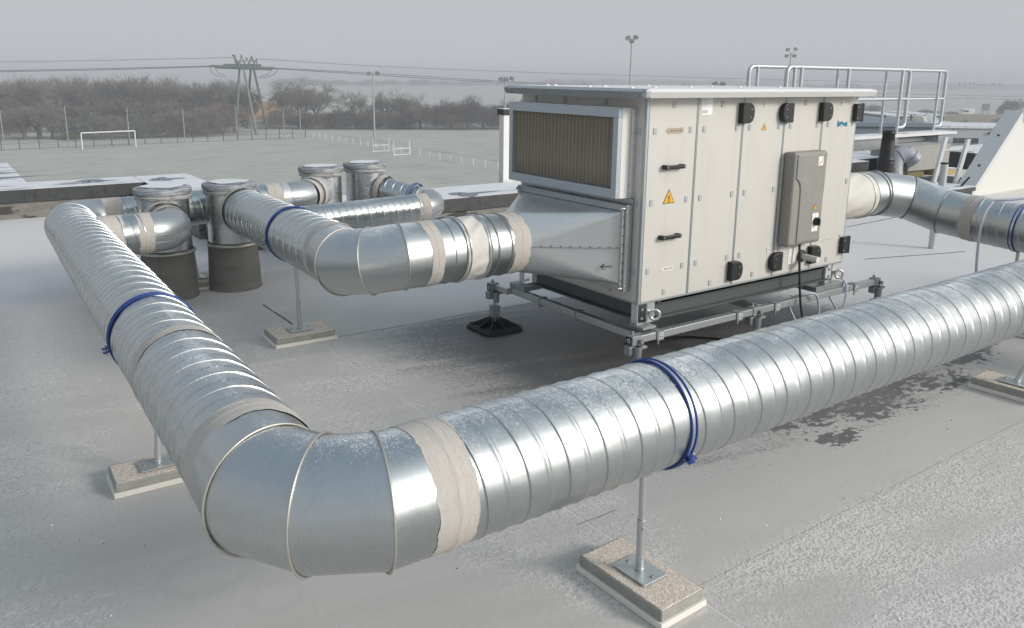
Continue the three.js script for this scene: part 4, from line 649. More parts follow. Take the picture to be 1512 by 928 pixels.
// ---------------------------------------------------------------- support frame under the unit, on rubber feet
{
  const t = thing('support_frame', 'galvanised square-tube support frame carrying the cream unit', 'frame');
  M.tube = M.galvDull.clone(); M.tube.color = lin(0.47, 0.49, 0.49); M.tube.metalness = 0.55;
  M.cast = std(lin(0.30, 0.315, 0.32), 0.6, 0.35);
  const y0 = 0.272, y1 = 0.314, w = 0.042, ym = 0.293;
  const rail = (a, b) => part('rail', bx(...a, ...b, 0.004), M.tube, t);
  rail([2.985, y0, -3.03], [5.34, y1, -2.988]); rail([2.99, y0, -4.24], [5.34, y1, -4.198]);
  rail([3.03, y0, -4.197], [3.072, y1, -3.031]); rail([4.06, y0, -4.197], [4.102, y1, -3.031]); rail([4.86, y0, -4.197], [4.902, y1, -3.031]);
  part('spreader_plate', bx(4.62, 0.316, -3.3, 4.93, 0.35, -3.0, 0.002), M.galvDull, t); part('spreader_plate', bx(3.05, 0.334, -3.11, 3.15, 0.349, -3.0, 0.003), M.cast, t); part('spreader_plate', bx(3.03, 0.316, -4.22, 3.17, 0.349, -4.06, 0.003), M.cast, t);
  M.endLabel = flatMat(canvasTex(96, 96, (c, w2, h) => { c.fillStyle = '#0b0b0b'; c.fillRect(0, 0, w2, h); c.strokeStyle = '#eee'; c.lineWidth = 7; c.beginPath(); c.arc(48, 50, 26, 0, 7); c.stroke(); c.fillStyle = '#eee'; c.fillRect(44, 26, 8, 24); c.fillRect(32, 52, 10, 10); c.fillRect(54, 52, 10, 10); }));
  M.clipLabel = flatMat(canvasTex(96, 96, (c) => { c.fillStyle = '#e8e8e4'; c.fillRect(0, 0, 96, 96); c.fillStyle = '#111'; for (const [x, y] of [[12, 14], [52, 12], [14, 54], [54, 54]]) { c.fillRect(x, y, 30, 28); } c.fillStyle = '#e8e8e4'; for (const [x, y] of [[22, 24], [62, 22], [40, 40]]) c.fillRect(x, y, 12, 14); }));
  const clip = (x, lab) => { // strap clip round the front rail with a picture label
    const k = part('tube_clip', [bx(x - 0.026, y1, -3.033, x + 0.026, y1 + 0.004, -2.98, 0.001), bx(x - 0.026, y0 - 0.008, -2.986, x + 0.026, y1 + 0.003, -2.981, 0.001), bx(x - 0.026, y0 - 0.006, -3.037, x + 0.026, y1 + 0.003, -3.032, 0.001)], M.cast, t);
    part('clip_screw', rod(V(x - 0.01, y0 - 0.03, -2.99), V(x - 0.01, y0 + 0.002, -2.99), 0.006, 0.006, 8), M.bolt, k);
    const g = new THREE.BoxGeometry(0.032, 0.032, 0.001); g.translate(x + 0.004, ym, -2.9803); part('picture_label', g, M.clipLabel, k);
  };
  clip(3.17); clip(3.84); clip(4.20); clip(5.06);
  for (const z of [-3.55, -3.9]) part('tube_clip', [bx(3.026, y0 - 0.02, z, 3.076, y1 + 0.004, z + 0.004), bx(3.026, y1 + 0.001, z, 3.076, y1 + 0.005, z + 0.03)], M.cast, t);
  // corner blocks with clamping jaw and threaded leg
  const corner = (x, z, sx, lab) => {
    const k = part('leg_clamp', [bx(x - 0.034, y0 - 0.006, z - 0.028, x + 0.03, y1 + 0.006, z + 0.028, 0.005), bx(x - 0.05 * sx, 0.212, z - 0.024, x + 0.035 * sx, 0.264, z + 0.024, 0.008), rod(V(x, 0.262, z + 0.036), V(x, 0.19, z + 0.036), 0.024, 0.02, 14), bx(x - 0.02, 0.245, z + 0.02, x + 0.06, 0.262, z + 0.05, 0.006), rod(V(x, y1 + 0.004, z - 0.01), V(x, y1 + 0.025, z - 0.01), 0.009, 0.007, 8), rod(V(x + 0.02, 0.278, z + 0.04), V(x + 0.02, 0.3, z + 0.04), 0.014, 0.012, 6)], M.cast, t);
    if (lab) { const g = new THREE.BoxGeometry(0.001, 0.042, 0.042); g.translate(x - 0.0352, ym, z); part('picture_label', g, M.endLabel, k); }
    part('threaded_leg', [rod(V(x, 0.09, z + 0.02), V(x, 0.25, z + 0.02), 0.0115, 0.0115, 12)], M.bolt, t);
  };
  const legs = [[2.99, -3.01, 1, true], [4.0, -3.01, 1, false], [5.33, -3.01, -1, false], [2.995, -4.36, 1, true], [5.33, -4.22, -1, false]];
  for (const a of legs) corner(...a);
  part('rail', bx(2.99, y0 + 0.001, -4.335, 3.031, y1 - 0.001, -4.241, 0.004), M.tube, t);
  const footG = { pad: (() => { const s = 0.15, c = 0.04, o = [[-s + c, -s], [s - c, -s], [s, -s + c], [s, s - c], [s - c, s], [-s + c, s], [-s, s - c], [-s, -s + c]]; const sh = new THREE.Shape(); o.forEach(([x, y], i) => i ? sh.lineTo(x, y) : sh.moveTo(x, y)); const g = new THREE.ExtrudeGeometry(sh, { depth: 0.016, bevelEnabled: true, bevelSize: 0.004, bevelThickness: 0.004, bevelSegments: 2 }); g.rotateX(-PI / 2); g.translate(0, 0.005, 0); return g; })() };
  for (const [x, z, , lab] of legs) {
    const f = thing('rubber_foot', lab && z < -4 ? 'black ribbed rubber foot with square steel stem beside the tapered outlet' : 'black ribbed rubber foot under the support frame of the unit', 'foot', lab && z < -4 ? undefined : 'rubber feet under the support frame');
    const zz = z + 0.02; f.position.set(x, 0, zz);
    part('pad', footG.pad, M.blackRubber, f);
    part('pad_rim', [bx(-0.11, 0.024, 0.128, 0.11, 0.032, 0.14, 0.003), bx(-0.11, 0.024, -0.14, 0.11, 0.032, -0.128, 0.003), bx(0.128, 0.024, -0.11, 0.14, 0.032, 0.11, 0.003), bx(-0.14, 0.024, -0.11, -0.128, 0.032, 0.11, 0.003)], M.blackRubber, f);
    for (let k = 0; k < 8; k++) { const a = k * PI / 4, L = k % 2 ? 0.165 : 0.135, g = new THREE.BufferGeometry(), c = Math.cos(a), s = Math.sin(a), q = 0.0035, P2 = []; const pt = (r, y, o) => [c * r - s * o, y, s * r + c * o]; const A = [[0.02, 0.024], [L, 0.024], [L, 0.032], [0.026, 0.092], [0.02, 0.092]]; const sh = new THREE.Shape(); A.forEach(([r, y], i) => i ? sh.lineTo(r, y) : sh.moveTo(r, y)); const e2 = new THREE.ExtrudeGeometry(sh, { depth: 2 * q, bevelEnabled: false }); e2.translate(0, 0, -q); e2.rotateY(-a); part('rib', e2, M.blackRubber, f); }
    part('stem', [bx(-0.026, 0.06, -0.026, 0.026, 0.165, 0.026, 0.003), bx(-0.029, 0.155, -0.029, 0.029, 0.166, 0.029, 0.002)], M.cast, f);
    if (z < -4 && lab) f.rotation.y = 0.0;
  }
}
// ---------------------------------------------------------------- leads and hoses
solo('power_cable', pipe([V(4.4, 0.66, AZ0 + 0.035), V(4.402, 0.5, AZ0 + 0.05), V(4.405, 0.3, AZ0 + 0.075), V(4.41, 0.12, AZ0 + 0.1), V(4.36, 0.012, AZ0 + 0.02), V(4.2, 0.008, -3.2), V(3.9, 0.008, -3.5), V(3.5, 0.008, -3.6)], 0.0075, 80, 8), M.black, 'black power cable hanging from the grey control cabinet', 'cable');
M.hose = std(lin(0.52, 0.55, 0.62), 0.4);
solo('drain_hose', pipe([V(4.43, 0.30, -3.05), V(4.46, 0.33, -2.99), V(4.53, 0.335, -2.95), V(4.58, 0.27, -2.95), V(4.585, 0.14, -2.94), V(4.55, 0.03, -2.92), V(4.47, 0.02, -2.94), V(4.42, 0.12, -2.97), V(4.41, 0.26, -3.06)], 0.008, 90, 8), M.hose, 'pale drain hose looped over the front rail of the frame', 'hose');
solo('drain_hose', pipe([V(4.915, 0.372, -3.01), V(4.93, 0.34, -2.985), V(4.92, 0.24, -2.97), V(4.87, 0.12, -2.96), V(4.84, 0.01, -2.95)], 0.007, 40, 8), M.hose, 'thin pale hose hanging from the lifting eye of the frame', 'hose');
solo('drain_hose', pipe([V(4.84, 0.26, -3.05), V(4.87, 0.16, -2.99), V(4.93, 0.05, -2.96), V(4.99, 0.01, -2.95)], 0.007, 30, 8), M.hose, 'thin pale hose dropping across another hose behind the front rail', 'hose');
// ---------------------------------------------------------------- duct leaving the far end of the unit
{
  const t = thing('supply_duct', 'spiral duct with canvas collar and painted elbow leaving the far end of the unit', 'duct');
  const r = 0.1575, X = V(1, 0, 0), y = 0.87, z = -3.25, S = V(5.93, 0.735, -2.62), d = V(0, -0.06, 1).normalize();
  const rows = 20, seg = 80;
  part('canvas_connector', lookNormals(gridGeo(rows, seg + 1, (i, j) => { const f = i / (rows - 1), th = (j % seg) / seg * 2 * PI, k = Math.sin(PI * f); const rr = r + 0.004 + k * (0.012 * (fbm(Math.cos(th) * 2.2 + 15, Math.sin(th) * 2.2 + f * 2, 3) - 0.5) + 0.003 * Math.sin(th * 9 + f * 8)); return { p: V(4.947 + f * 0.47, y + Math.cos(th) * rr, z + Math.sin(th) * rr), n: V(0, Math.cos(th), Math.sin(th)), u: j / seg, v: f }; })), M.canvas, t);
  gores(t, [V(5.40, y, z), V(5.62, y, z), V(5.86, 0.835, -3.13), V(5.93, 0.755, -2.88), S], r, M.ductFrosty, M.beadDark, 0.2);
  for (const x of [5.418, 5.555]) part('rolled_bead', ringAt(V(x, y, z), X, r + 0.002, 0.006, 6, 72), M.beadDark, t);
  for (const x of [5.0, 5.36]) part('band_clip', ringAt(V(x, y, z), X, r + 0.005, 0.004, 6, 72), M.bolt, t);
  sealBand(S, d, -0.09, 0.0, r + 0.002, 31, t, 0.005);
  part('spiral_tube', spiral(S, d, 2.0, r, { v0: 0.9 }), M.ductFrosty, t);
  support('post with blue ring clamp under the duct from the far end of the unit', V(5.93, 0, -2.36), S.clone().addScaledVector(d, 0.26), d, r, [0.2, 0.385, 0.1], -2.0, 0.1);
  solo('drain_hose', pipe([V(5.78, 0.9, -2.5), V(5.84, 0.91, -2.42), V(5.95, 0.93, -2.32), V(6.02, 0.93, -2.28), V(6.06, 0.90, -2.26)].map((p) => p), 0.009, 40, 8), M.hose, 'pale hose end curving over the duct from the far end of the unit', 'hose');
  solo('drain_hose', pipe([V(5.78, 0.9, -2.5), V(5.72, 0.8, -2.52), V(5.70, 0.6, -2.52), V(5.71, 0.3, -2.5), V(5.74, 0.02, -2.46)], 0.009, 40, 8), M.hose, 'pale hose hanging down the side of the duct from the far end of the unit', 'hose');
}
// ---------------------------------------------------------------- things on the roof beyond the unit
const onZ = (px, py, z) => { const d = rayOf(px, py); return EYE.clone().addScaledVector(d, (z - EYE.z) / d.z); };
{ // white flue casing on the parapet
  const t = thing('flue_casing', 'slim white flue casing with black cap standing on the parapet behind the unit', 'flue');
  const P = at(741, 268, 10.4); const x = P.x + 0.02, z = P.z;
  part('casing', bx(x, 0.3, z - 0.1, x + 0.34, 1.19, z, 0.004), M.whitePaint, t); part('cap', bx(x - 0.02, 1.19, z - 0.12, x + 0.36, 1.262, z + 0.02, 0.004), M.black, t); part('cap_rime', bx(x - 0.018, 1.262, z - 0.118, x + 0.358, 1.27, z + 0.018, 0.003), M.capSnow, t);
}
M.darkCurb = std(lin(0.045, 0.055, 0.055), 0.7);
M.pvc = std(lin(0.36, 0.37, 0.40), 0.45);
M.alu = std(lin(0.64, 0.64, 0.63), 0.5, 0.1);
{
  const curb = (label, x0, z0, x1, z1, h) => { const t = thing('rooflight_upstand', label, 'roof upstand', 'upstands on the far roof'); part('kerb', bx(x0, 0, z0, x1, h - 0.03, z1), M.darkCurb, t); part('rim', bx(x0 - 0.03, h - 0.06, z0 - 0.03, x1 + 0.03, h, z1 + 0.03, 0.01), M.capMetal, t); part('rime_cover', bx(x0 - 0.025, h, z0 - 0.025, x1 + 0.025, h + 0.012, z1 + 0.025, 0.004), M.capSnow, t); };
  const a = onLevel(1303, 255); curb('low upstand with rimed top next to the black vent pipe', a.x - 2.6, a.z - 1.9, a.x, a.z, 0.28);
  const b = onLevel(1436, 251); curb('long dark-sided upstand with rimed top behind the aluminium ladder', b.x, b.z - 0.95, b.x + 3, b.z, 0.32);
  const c = onLevel(1410, 293); curb('small dark hatch kerb below the ladder foot', c.x - 0.55, c.z - 0.5, c.x + 0.3, c.z + 0.1, 0.16);
}
{ // black ribbed vent pipe
  const t = thing('vent_pipe', 'thick black vent pipe with slotted cap on the far roof', 'vent pipe');
  const P = onLevel(1301, 303), h = at(1312, 191, P.clone().sub(EYE).dot(fwd)).y, r = 0.105;
  part('pipe', lathe([[r + 0.015, 0], [r, 0.25], [r, h * 0.55], [r + 0.008, h * 0.56], [r + 0.008, h * 0.58], [r, h * 0.59], [r + 0.008, h * 0.61], [r + 0.008, h * 0.63], [r - 0.012, h * 0.64], [r - 0.02, h * 0.86], [r - 0.035, h * 0.87], [0.0001, h * 0.87]], P, 32), M.black, t);
  for (let k = 0; k < 14; k++) { const a = k / 14 * 2 * PI; part('slot_fin', rod(V(P.x + Math.cos(a) * (r - 0.035), h * 0.86, P.z + Math.sin(a) * (r - 0.035)), V(P.x + Math.cos(a) * (r - 0.035), h * 0.985, P.z + Math.sin(a) * (r - 0.035)), 0.014, 0.012, 6), M.black, t); }
  part('cap', lathe([[r - 0.02, h * 0.97], [r - 0.025, h], [0.0001, h * 1.005]], P, 32), M.black, t);
}
{ // grey gooseneck on a concrete block
  const P = onLevel(1330, 264), dep = P.clone().sub(EYE).dot(fwd), r = 0.15;
  const t = thing('gooseneck_vent', 'grey plastic gooseneck vent turned down over a concrete block', 'vent');
  const pts = [[1320, 262], [1320, 246], [1324, 233], [1335, 229], [1345, 233], [1351, 241]].map(([x, y]) => at(x, y, dep + 0.05)), cv = new THREE.CatmullRomCurve3(pts);
  part('bend', new THREE.TubeGeometry(cv, 30, r, 24), M.pvc, t);
  for (const k of [0.45, 0.8, 0.97]) part('socket_ring', ringAt(cv.getPoint(k), cv.getTangent(k), r + 0.004, 0.012, 6, 32), M.pvc, t);
  const blk = (label, px, py, w, h, d, dd = 0) => { const q = onLevel(px, py); return solo('concrete_block', bx(q.x - w / 2, 0, q.z - d, q.x + w / 2, h, q.z, 0.01), M.concrete, label, 'block'); };
  blk('small concrete block under the gooseneck vent', 1327, 264, 0.26, 0.2, 0.22);
  const c = onLevel(1368, 260); solo('concrete_box', bx(c.x - 0.65, 0.11, c.z - 0.5, c.x + 0.75, 0.55, c.z, 0.012), M.concrete, 'large grey concrete box on timber bearers behind the ladder', 'box');
  M.timber = std(lin(0.42, 0.28, 0.14), 0.85); M.mossy = std(lin(0.16, 0.14, 0.06), 0.95);
  solo('timber_bearer', bx(c.x - 0.75, 0.0, c.z - 0.1, c.x - 0.2, 0.1, c.z + 0.06, 0.008), M.mossy, 'mossy timber bearer under the left of the concrete box', 'timber');
  solo('timber_bearer', bx(c.x + 0.25, 0.0, c.z - 0.3, c.x + 0.9, 0.1, c.z + 0.1, 0.008), M.timber, 'pale timber bearer under the right of the concrete box', 'timber');
}
{ // step-over walkway with guard rails
  const t = thing('walkway', 'galvanised step-over walkway with two tubular guard rails', 'walkway');
  const rightN = at(1345, 102, 16.5), zN = rightN.z, rightF = at(1399, 103.5, 18), zF = rightF.z, r = 0.036;
  const rail = (z, pxL, pxR, yL, yT, yB, posts, r2) => {
    const R = onZ(pxR, yT, z), L = onZ(pxL, yL, z), top = (R.y + L.y) / 2, low = onZ(pxR - 8, yB, z).y, mid = (top + low) / 2;
    const path = new THREE.CurvePath(), c = 0.12, a = V(L.x, low, z), b = V(L.x, top, z), e = V(R.x, top, z), f = V(R.x, low, z), g = V(R.x - 0.28, low, z);
    const seg = (p, q) => path.add(new THREE.LineCurve3(p, q)), cor = (p, m, q) => path.add(new THREE.QuadraticBezierCurve3(p, m, q));
    seg(a, V(L.x, top - c, z)); cor(V(L.x, top - c, z), b, V(L.x + c, top, z)); seg(V(L.x + c, top, z), V(R.x - c, top, z)); cor(V(R.x - c, top, z), e, V(R.x, top - c, z)); seg(V(R.x, top - c, z), V(R.x, low + c, z)); cor(V(R.x, low + c, z), f, V(R.x - c, low, z)); seg(V(R.x - c, low, z), g);
    part('guard_rail', new THREE.TubeGeometry(path, 160, r2, 10), M.steelPost, t);
    part('knee_rail', rod(V(L.x, mid, z), V(R.x, mid, z), r2 * 0.75, r2 * 0.75, 8), M.steelPost, t);
    for (const px of posts) { const q = onZ(px, yT, z); part('rail_post', rod(V(q.x, low - 0.12, z + 0.035), V(q.x, top, z + 0.035), r2 * 0.8, r2 * 0.8, 8), M.steelPost, t); }
    return low;
  };
  const lowN = rail(zN, 1163, 1345, 100.5, 102, 188, [1172, 1182, 1252, 1332], r * 1.1);
  const lowF = rail(zF, 1107, 1399, 100, 103.5, 186, [1117, 1236, 1308, 1387], r);
  const x1 = rightF.x - 0.35, x0 = rightN.x - 0.35, y = lowN - 0.14;
  part('deck', bx(x0 - 3, y - 0.05, zF, x1 + 0.25, y, zN + 0.1, 0.006), M.alu, t);
  part('deck_rime', bx(x0 - 2.98, y, zF + 0.02, x1 + 0.23, y + 0.01, zN + 0.08, 0.003), M.capSnow, t);
  part('deck_beam', [bx(x0 - 3, y - 0.28, zN - 0.05, x0 + 0.15, y - 0.05, zN + 0.02, 0.006), bx(x0 - 3, y - 0.24, zF, x1 + 0.2, y - 0.05, zF + 0.06, 0.006)], M.galvDull, t);
  part('cross_tube', bx(x0 + 0.1, y - 0.2, zN - 0.3, x1 + 0.2, y - 0.12, zN - 0.22, 0.006), M.alu, t);
  part('end_box', bx(x1 - 0.45, y - 0.34, zF, x1 + 0.2, y - 0.06, zF + 0.4, 0.006), M.galvDull, t);
  for (const [x, z] of [[x0 - 0.1, zN - 0.1], [x1 - 0.2, zF + 0.2], [x0 - 2.8, zN - 0.1], [x0 - 2.8, zF + 0.2]]) part('pedestal', bx(x - 0.25, 0.0, z - 0.16, x + 0.25, y - 0.3, z + 0.16, 0.01), M.galvDull, t);
}
{ // leaning ladder
  const t = thing('ladder', 'aluminium ladder rising out of a small dark roof hatch', 'ladder');
  const f1 = onLevel(1407, 288), dep = f1.clone().sub(EYE).dot(fwd), a0 = at(1378, 274, dep), a1 = at(1397, 203, dep), b0 = at(1406, 288, dep), b1 = at(1430, 206, dep);
  part('stile', bar(a0, a1, 0.05, 0.075, fwd), M.alu, t); part('stile', bar(b0, b1, 0.05, 0.075, fwd), M.alu, t);
  for (const k of [0.05, 0.38, 0.73]) part('rung', rod(a0.clone().lerp(a1, k), b0.clone().lerp(b1, k * 0.97 + 0.1), 0.016, 0.016, 8), M.alu, t);
}
{ // grey standpipe
  const P = onLevel(1388, 300), dep = P.clone().sub(EYE).dot(fwd), top = at(1396, 241, dep);
  const t = thing('standpipe', 'grey metal standpipe with black rubber cap in front of the ladder', 'pipe');
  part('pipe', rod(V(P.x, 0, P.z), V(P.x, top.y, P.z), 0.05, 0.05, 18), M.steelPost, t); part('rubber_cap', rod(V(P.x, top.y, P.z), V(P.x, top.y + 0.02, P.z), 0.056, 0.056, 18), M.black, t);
  const Q = onLevel(1376, 367); solo('pipe_stub', rod(V(Q.x, 0, Q.z), V(Q.x, 0.42, Q.z), 0.035, 0.035, 16), M.steelPost, 'short grey pipe stub standing on the roof behind the painted elbow', 'pipe');
}
{ // lagged pipe bends
  M.lagging = std(lin(0.20, 0.19, 0.17), 0.95);
  const dep = 12.2; const t = thing('lagged_pipe', 'two lagged pipe bends wrapped in tape beside the standpipe', 'pipe');
  for (const [a, b, c] of [[[1345, 284], [1356, 271], [1368, 282]], [[1364, 286], [1374, 273], [1384, 288]]]) { const cv = new THREE.CatmullRomCurve3([at(a[0], a[1] + 8, dep), at(...a, dep), at(...b, dep), at(...c, dep), at(c[0] + 2, c[1] + 10, dep)]); const g = part('bend', new THREE.TubeGeometry(cv, 24, 0.06, 12), M.lagging, t); for (let k = 1; k < 8; k++) part('tape_turn', ringAt(cv.getPoint(0.1 * k + 0.1), cv.getTangent(0.1 * k + 0.1), 0.061, 0.006, 5, 20), M.galvDull, g); }
}
{ // raised white hatch lid
  const t = thing('smoke_hatch', 'raised white smoke hatch lid with grey metal edge propped open', 'hatch');
  const a = at(1426, 301, 12.0), b = at(1492, 291, 12.9), c = at(1508, 172, 12.2), eb = b.clone().sub(a), ec = c.clone().sub(a), n = eb.clone().cross(ec).normalize(); if (n.dot(fwd) > 0) n.negate();
  let flip = false; const eu = ec.clone().normalize(), es = eb.clone().addScaledVector(eu, -eb.dot(eu)), wid = es.length() * 1.9; es.normalize(); n.copy(eu).cross(es).normalize(); if (n.dot(fwd) > 0) { n.negate(); flip = true; }
  const L = ec.length() * 1.02, mk = (u0, s0, u1, s1, d0, d1, bev) => { const g = bx(u0, s0, d0, u1, s1, d1, bev); if (flip) g.scale(1, -1, 1); if (flip) { const q = g.attributes.position, w = g.attributes.normal; for (let i = 0; i < q.count; i += 3) for (const A of [q, w]) for (let k = 0; k < 3; k++) { const t0 = A.array[3 * (i + 1) + k]; A.array[3 * (i + 1) + k] = A.array[3 * (i + 2) + k]; A.array[3 * (i + 2) + k] = t0; } }
    g.applyMatrix4(new THREE.Matrix4().makeBasis(eu, flip ? es.clone().negate() : es, n)); g.translate(a.x, a.y, a.z); return g; };
  part('lid_panel', mk(0, 0.05, L, wid, -0.05, 0, 0.006), M.whitePaint, t);
  part('lid_edge', [mk(-0.02, -0.04, L + 0.02, 0.05, -0.24, 0.01, 0.006), mk(L, 0.05, L + 0.02, wid, -0.24, 0.01, 0.004)], M.alu, t);
  part('hatch_kerb', bx(a.x + 0.1, 0, a.z - 1.3, a.x + 1.7, 0.1, a.z - 0.12, 0.01), M.darkCurb, t);
  for (const k of [0.1, 0.38, 0.72]) part('edge_screw', mk(L * k, -0.046, L * k + 0.03, -0.04, -0.13, -0.1), M.black, t);
  solo('strut_cable', pipe([at(1404, 291, 11.9), at(1415, 280, 11.9), at(1432, 262, 11.9)], 0.016, 20, 6), M.black, 'black cable running from the ladder foot to the raised hatch lid', 'cable');
}
// ---------------------------------------------------------------- the land around
{
  const grass = dataTex(1024, 1024, (i, j, o) => { const n = fbm(i * 0.012, j * 0.012, 4), s = noise(i * 0.02, j * 0.24), f = hash(i, j), g = noise(i * 0.35, j * 0.35), worn = sm(0.6, 0.72, fbm(i * 0.02 + 50, j * 0.03 + 8, 3)); const v = 0.41 + 0.09 * (n - 0.5) + 0.05 * (s - 0.5) + 0.05 * (f - 0.5) + 0.04 * (g - 0.5); o[0] = toS(lerp(v * 0.995, 0.33, worn * 0.5)); o[1] = toS(lerp(v, 0.285, worn * 0.5)); o[2] = toS(lerp(v * 0.895, 0.255, worn * 0.5)); }, true);
  grass.repeat.set(90, 90);
  const g = new THREE.PlaneGeometry(3600, 3600); g.rotateX(-PI / 2); g.translate(900, FIELD, -1200);
  structure('ground', g, new THREE.MeshStandardMaterial({ map: grass, roughness: 0.95 }));
  const pitch = new THREE.PlaneGeometry(170, 150, 1, 1); pitch.rotateX(-PI / 2); pitch.translate(60, FIELD + 0.02, -75);
  const pt = grass.clone(); pt.repeat.set(3, 3); pt.needsUpdate = true;
  structure('playing_field', pitch, new THREE.MeshStandardMaterial({ map: pt, roughness: 0.95 }));
}
const fg = (px, py) => onLevel(px, py, FIELD);
M.white = std(lin(0.75, 0.75, 0.73), 0.5);
M.poleGrey = std(lin(0.36, 0.38, 0.37), 0.6, 0.3);
M.pylon = std(lin(0.17, 0.20, 0.185), 0.7, 0.3);
M.fencePost = std(lin(0.06, 0.07, 0.065), 0.7);
M.wire = std(lin(0.08, 0.085, 0.09), 0.6);
{ // goal
  const t = thing('football_goal', 'full-size white football goal with green net on the frosted pitch', 'goal');
  const a = fg(121.5, 221.8), b = fg(200.5, 217.3), h = 2.44, back = V(0.1, 0, -1).normalize().multiplyScalar(1.8);
  for (const p of [a, b]) part('post', rod(p, p.clone().setY(FIELD + h), 0.09, 0.09, 10), M.white, t);
  part('crossbar', rod(a.clone().setY(FIELD + h), b.clone().setY(FIELD + h), 0.09, 0.09, 10), M.white, t);
  M.net = std(lin(0.05, 0.13, 0.09), 0.8); const strands = [];
  const a2 = a.clone().add(back), b2 = b.clone().add(back);
  for (let i = 0; i <= 14; i++) { const p = a2.clone().lerp(b2, i / 14), q = a.clone().lerp(b, i / 14).setY(FIELD + h); strands.push(rod(p, p.clone().setY(FIELD + 1.9), 0.012, 0.012, 4), rod(p.clone().setY(FIELD + 1.9), q, 0.012, 0.012, 4)); }
  for (let j = 0; j <= 5; j++) strands.push(rod(a2.clone().setY(FIELD + 0.05 + j * 0.37), b2.clone().setY(FIELD + 0.05 + j * 0.37), 0.012, 0.012, 4));
  part('net', strands, M.net, t);
  for (const [p, q] of [[a, a2], [b, b2]]) part('stay', rod(p.clone().setY(FIELD + h), q.clone().setY(FIELD + 1.9), 0.03, 0.03, 6), M.fencePost, t);
}
{ // two small training goals
  const mini = (label, bl, br, h) => { const t = thing('training_goal', label, 'goal', 'small training goals by the lamp mast'); const a = fg(...bl), b = fg(...br); for (const p of [a, b]) part('post', rod(p, p.clone().setY(FIELD + h), 0.07, 0.07, 8), M.white, t); part('base_bar', rod(a.clone().setY(FIELD + 0.12), b.clone().setY(FIELD + 0.12), 0.06, 0.06, 8), M.white, t); part('middle_bar', rod(a.clone().setY(FIELD + h * 0.5), b.clone().setY(FIELD + h * 0.5), 0.06, 0.06, 8), M.white, t); return [a, b]; };
  const [, b] = mini('small white training goal at the foot of the lamp mast', [551, 225], [574, 224], 2.0);
  mini('small white training goal set forward of the other one', [581.5, 230.5], [604.5, 228.8], 2.0);
  const a = fg(551, 225), c = fg(581.5, 230.5); solo('cross_pole', rod(a.clone().setY(FIELD + 2), c.clone().setY(FIELD + 2), 0.06, 0.06, 8), M.white, 'long white pole laid across the tops of the training goals', 'pole');
}
{ // white post-and-rail line along the pitch
  const t = thing('pitch_rail', 'white post rail along the edge of the football pitch', 'fence');
  const a = fg(463, 203), b = fg(735, 251), n = 21, H = 1.05; const dir = b.clone().sub(a);
  for (let i = 0; i < n + 8; i++) { const p = a.clone().addScaledVector(dir, i / n); part('post', rod(p, p.clone().setY(FIELD + H), 0.05, 0.05, 8), M.white, t); }
  part('top_rail', rod(a.clone().setY(FIELD + H), a.clone().addScaledVector(dir, (n + 7) / n).setY(FIELD + H), 0.02, 0.02, 6), M.poleGrey, t);
}
{ // dark wire fence and tall net poles behind the goal
  const t = thing('wire_fence', 'low dark wire fence running behind the football goal', 'fence');
  const P = [[-40, 226], [2, 223], [29, 221.5], [58, 220], [86, 218.5], [112, 218], [139, 216.5], [165, 215.5], [190, 214.5], [214, 213.5], [238, 212.5], [262, 211.5], [285, 210.5], [307, 209.8], [330, 209], [351, 208], [372, 207.2], [393, 206.3], [413, 205.5], [432, 204.8], [451, 204]].map((p) => fg(...p));
  for (const p of P) part('post', rod(p, p.clone().setY(FIELD + 1.75), 0.07, 0.07, 6), M.fencePost, t);
  for (const h of [0.1, 0.9, 1.7]) part('wire', pipe(P.map((p) => p.clone().setY(FIELD + h)), 0.022, 80, 4), M.wire, t);
  for (const [bx_, by_, tx, ty, lab] of [[6.5, 222, 1, 162, 0], [101, 217, 97, 156, 1], [191.5, 214, 188, 158, 2], [273, 211, 271, 160, 3], [350, 206, 347, 156, 4], [420, 203, 418, 162, 5], [444, 202, 443, 158, 6]]) { const p = fg(bx_, by_), dep = p.clone().sub(EYE).dot(fwd), h = at(tx, ty, dep).y; solo('net_pole', rod(p, V(p.x, h, p.z), 0.075, 0.055, 8), M.poleGrey, 'tall slim pale net pole standing behind the wire fence', 'pole', 'net poles behind the goal'); }
}
function floodlight(label, base, top, dep, heads) {
  const t = thing('floodlight_mast', label, 'floodlight mast', 'floodlight masts');
  const P = base ? fg(...base) : null, d = P ? P.clone().sub(EYE).dot(fwd) : dep, T = at(...top, d), B = P ?? V(T.x, FIELD, T.z);
  part('mast', rod(V(B.x, FIELD, B.z), V(B.x, T.y, B.z), 0.16, 0.09, 10), M.poleGrey, t);
  for (const [px, py, s] of heads) { const q = camR.clone().multiplyScalar(px).add(V(B.x, T.y + py, B.z)); const h = part('lamp_head', new RoundedBoxGeometry(0.62, 0.44, 0.32, 1, 0.05).rotateX(0.6).rotateZ(s * 0.35).rotateY(-YAW).translate(q.x, q.y, q.z), M.pylon, t); part('lamp_glass', new THREE.BoxGeometry(0.52, 0.34, 0.04).translate(0, -0.02, 0.17).rotateX(0.6).rotateZ(s * 0.35).rotateY(-YAW).translate(q.x, q.y, q.z), M.pvc, h); part('bracket', rod(V(B.x, T.y - 0.3, B.z), q, 0.05, 0.05, 6), M.poleGrey, t); }
}
floodlight('slim floodlight mast beside the small training goals', [553.3, 219.5], [550.5, 109], 0, [[-0.6, 0, 1], [0.7, 0.1, -1]]);
floodlight('floodlight mast rising behind the flue casing', null, [746, 117], 112, [[-0.6, 0, 1], [0.1, 0, 0], [0.9, 0.1, -1]]);
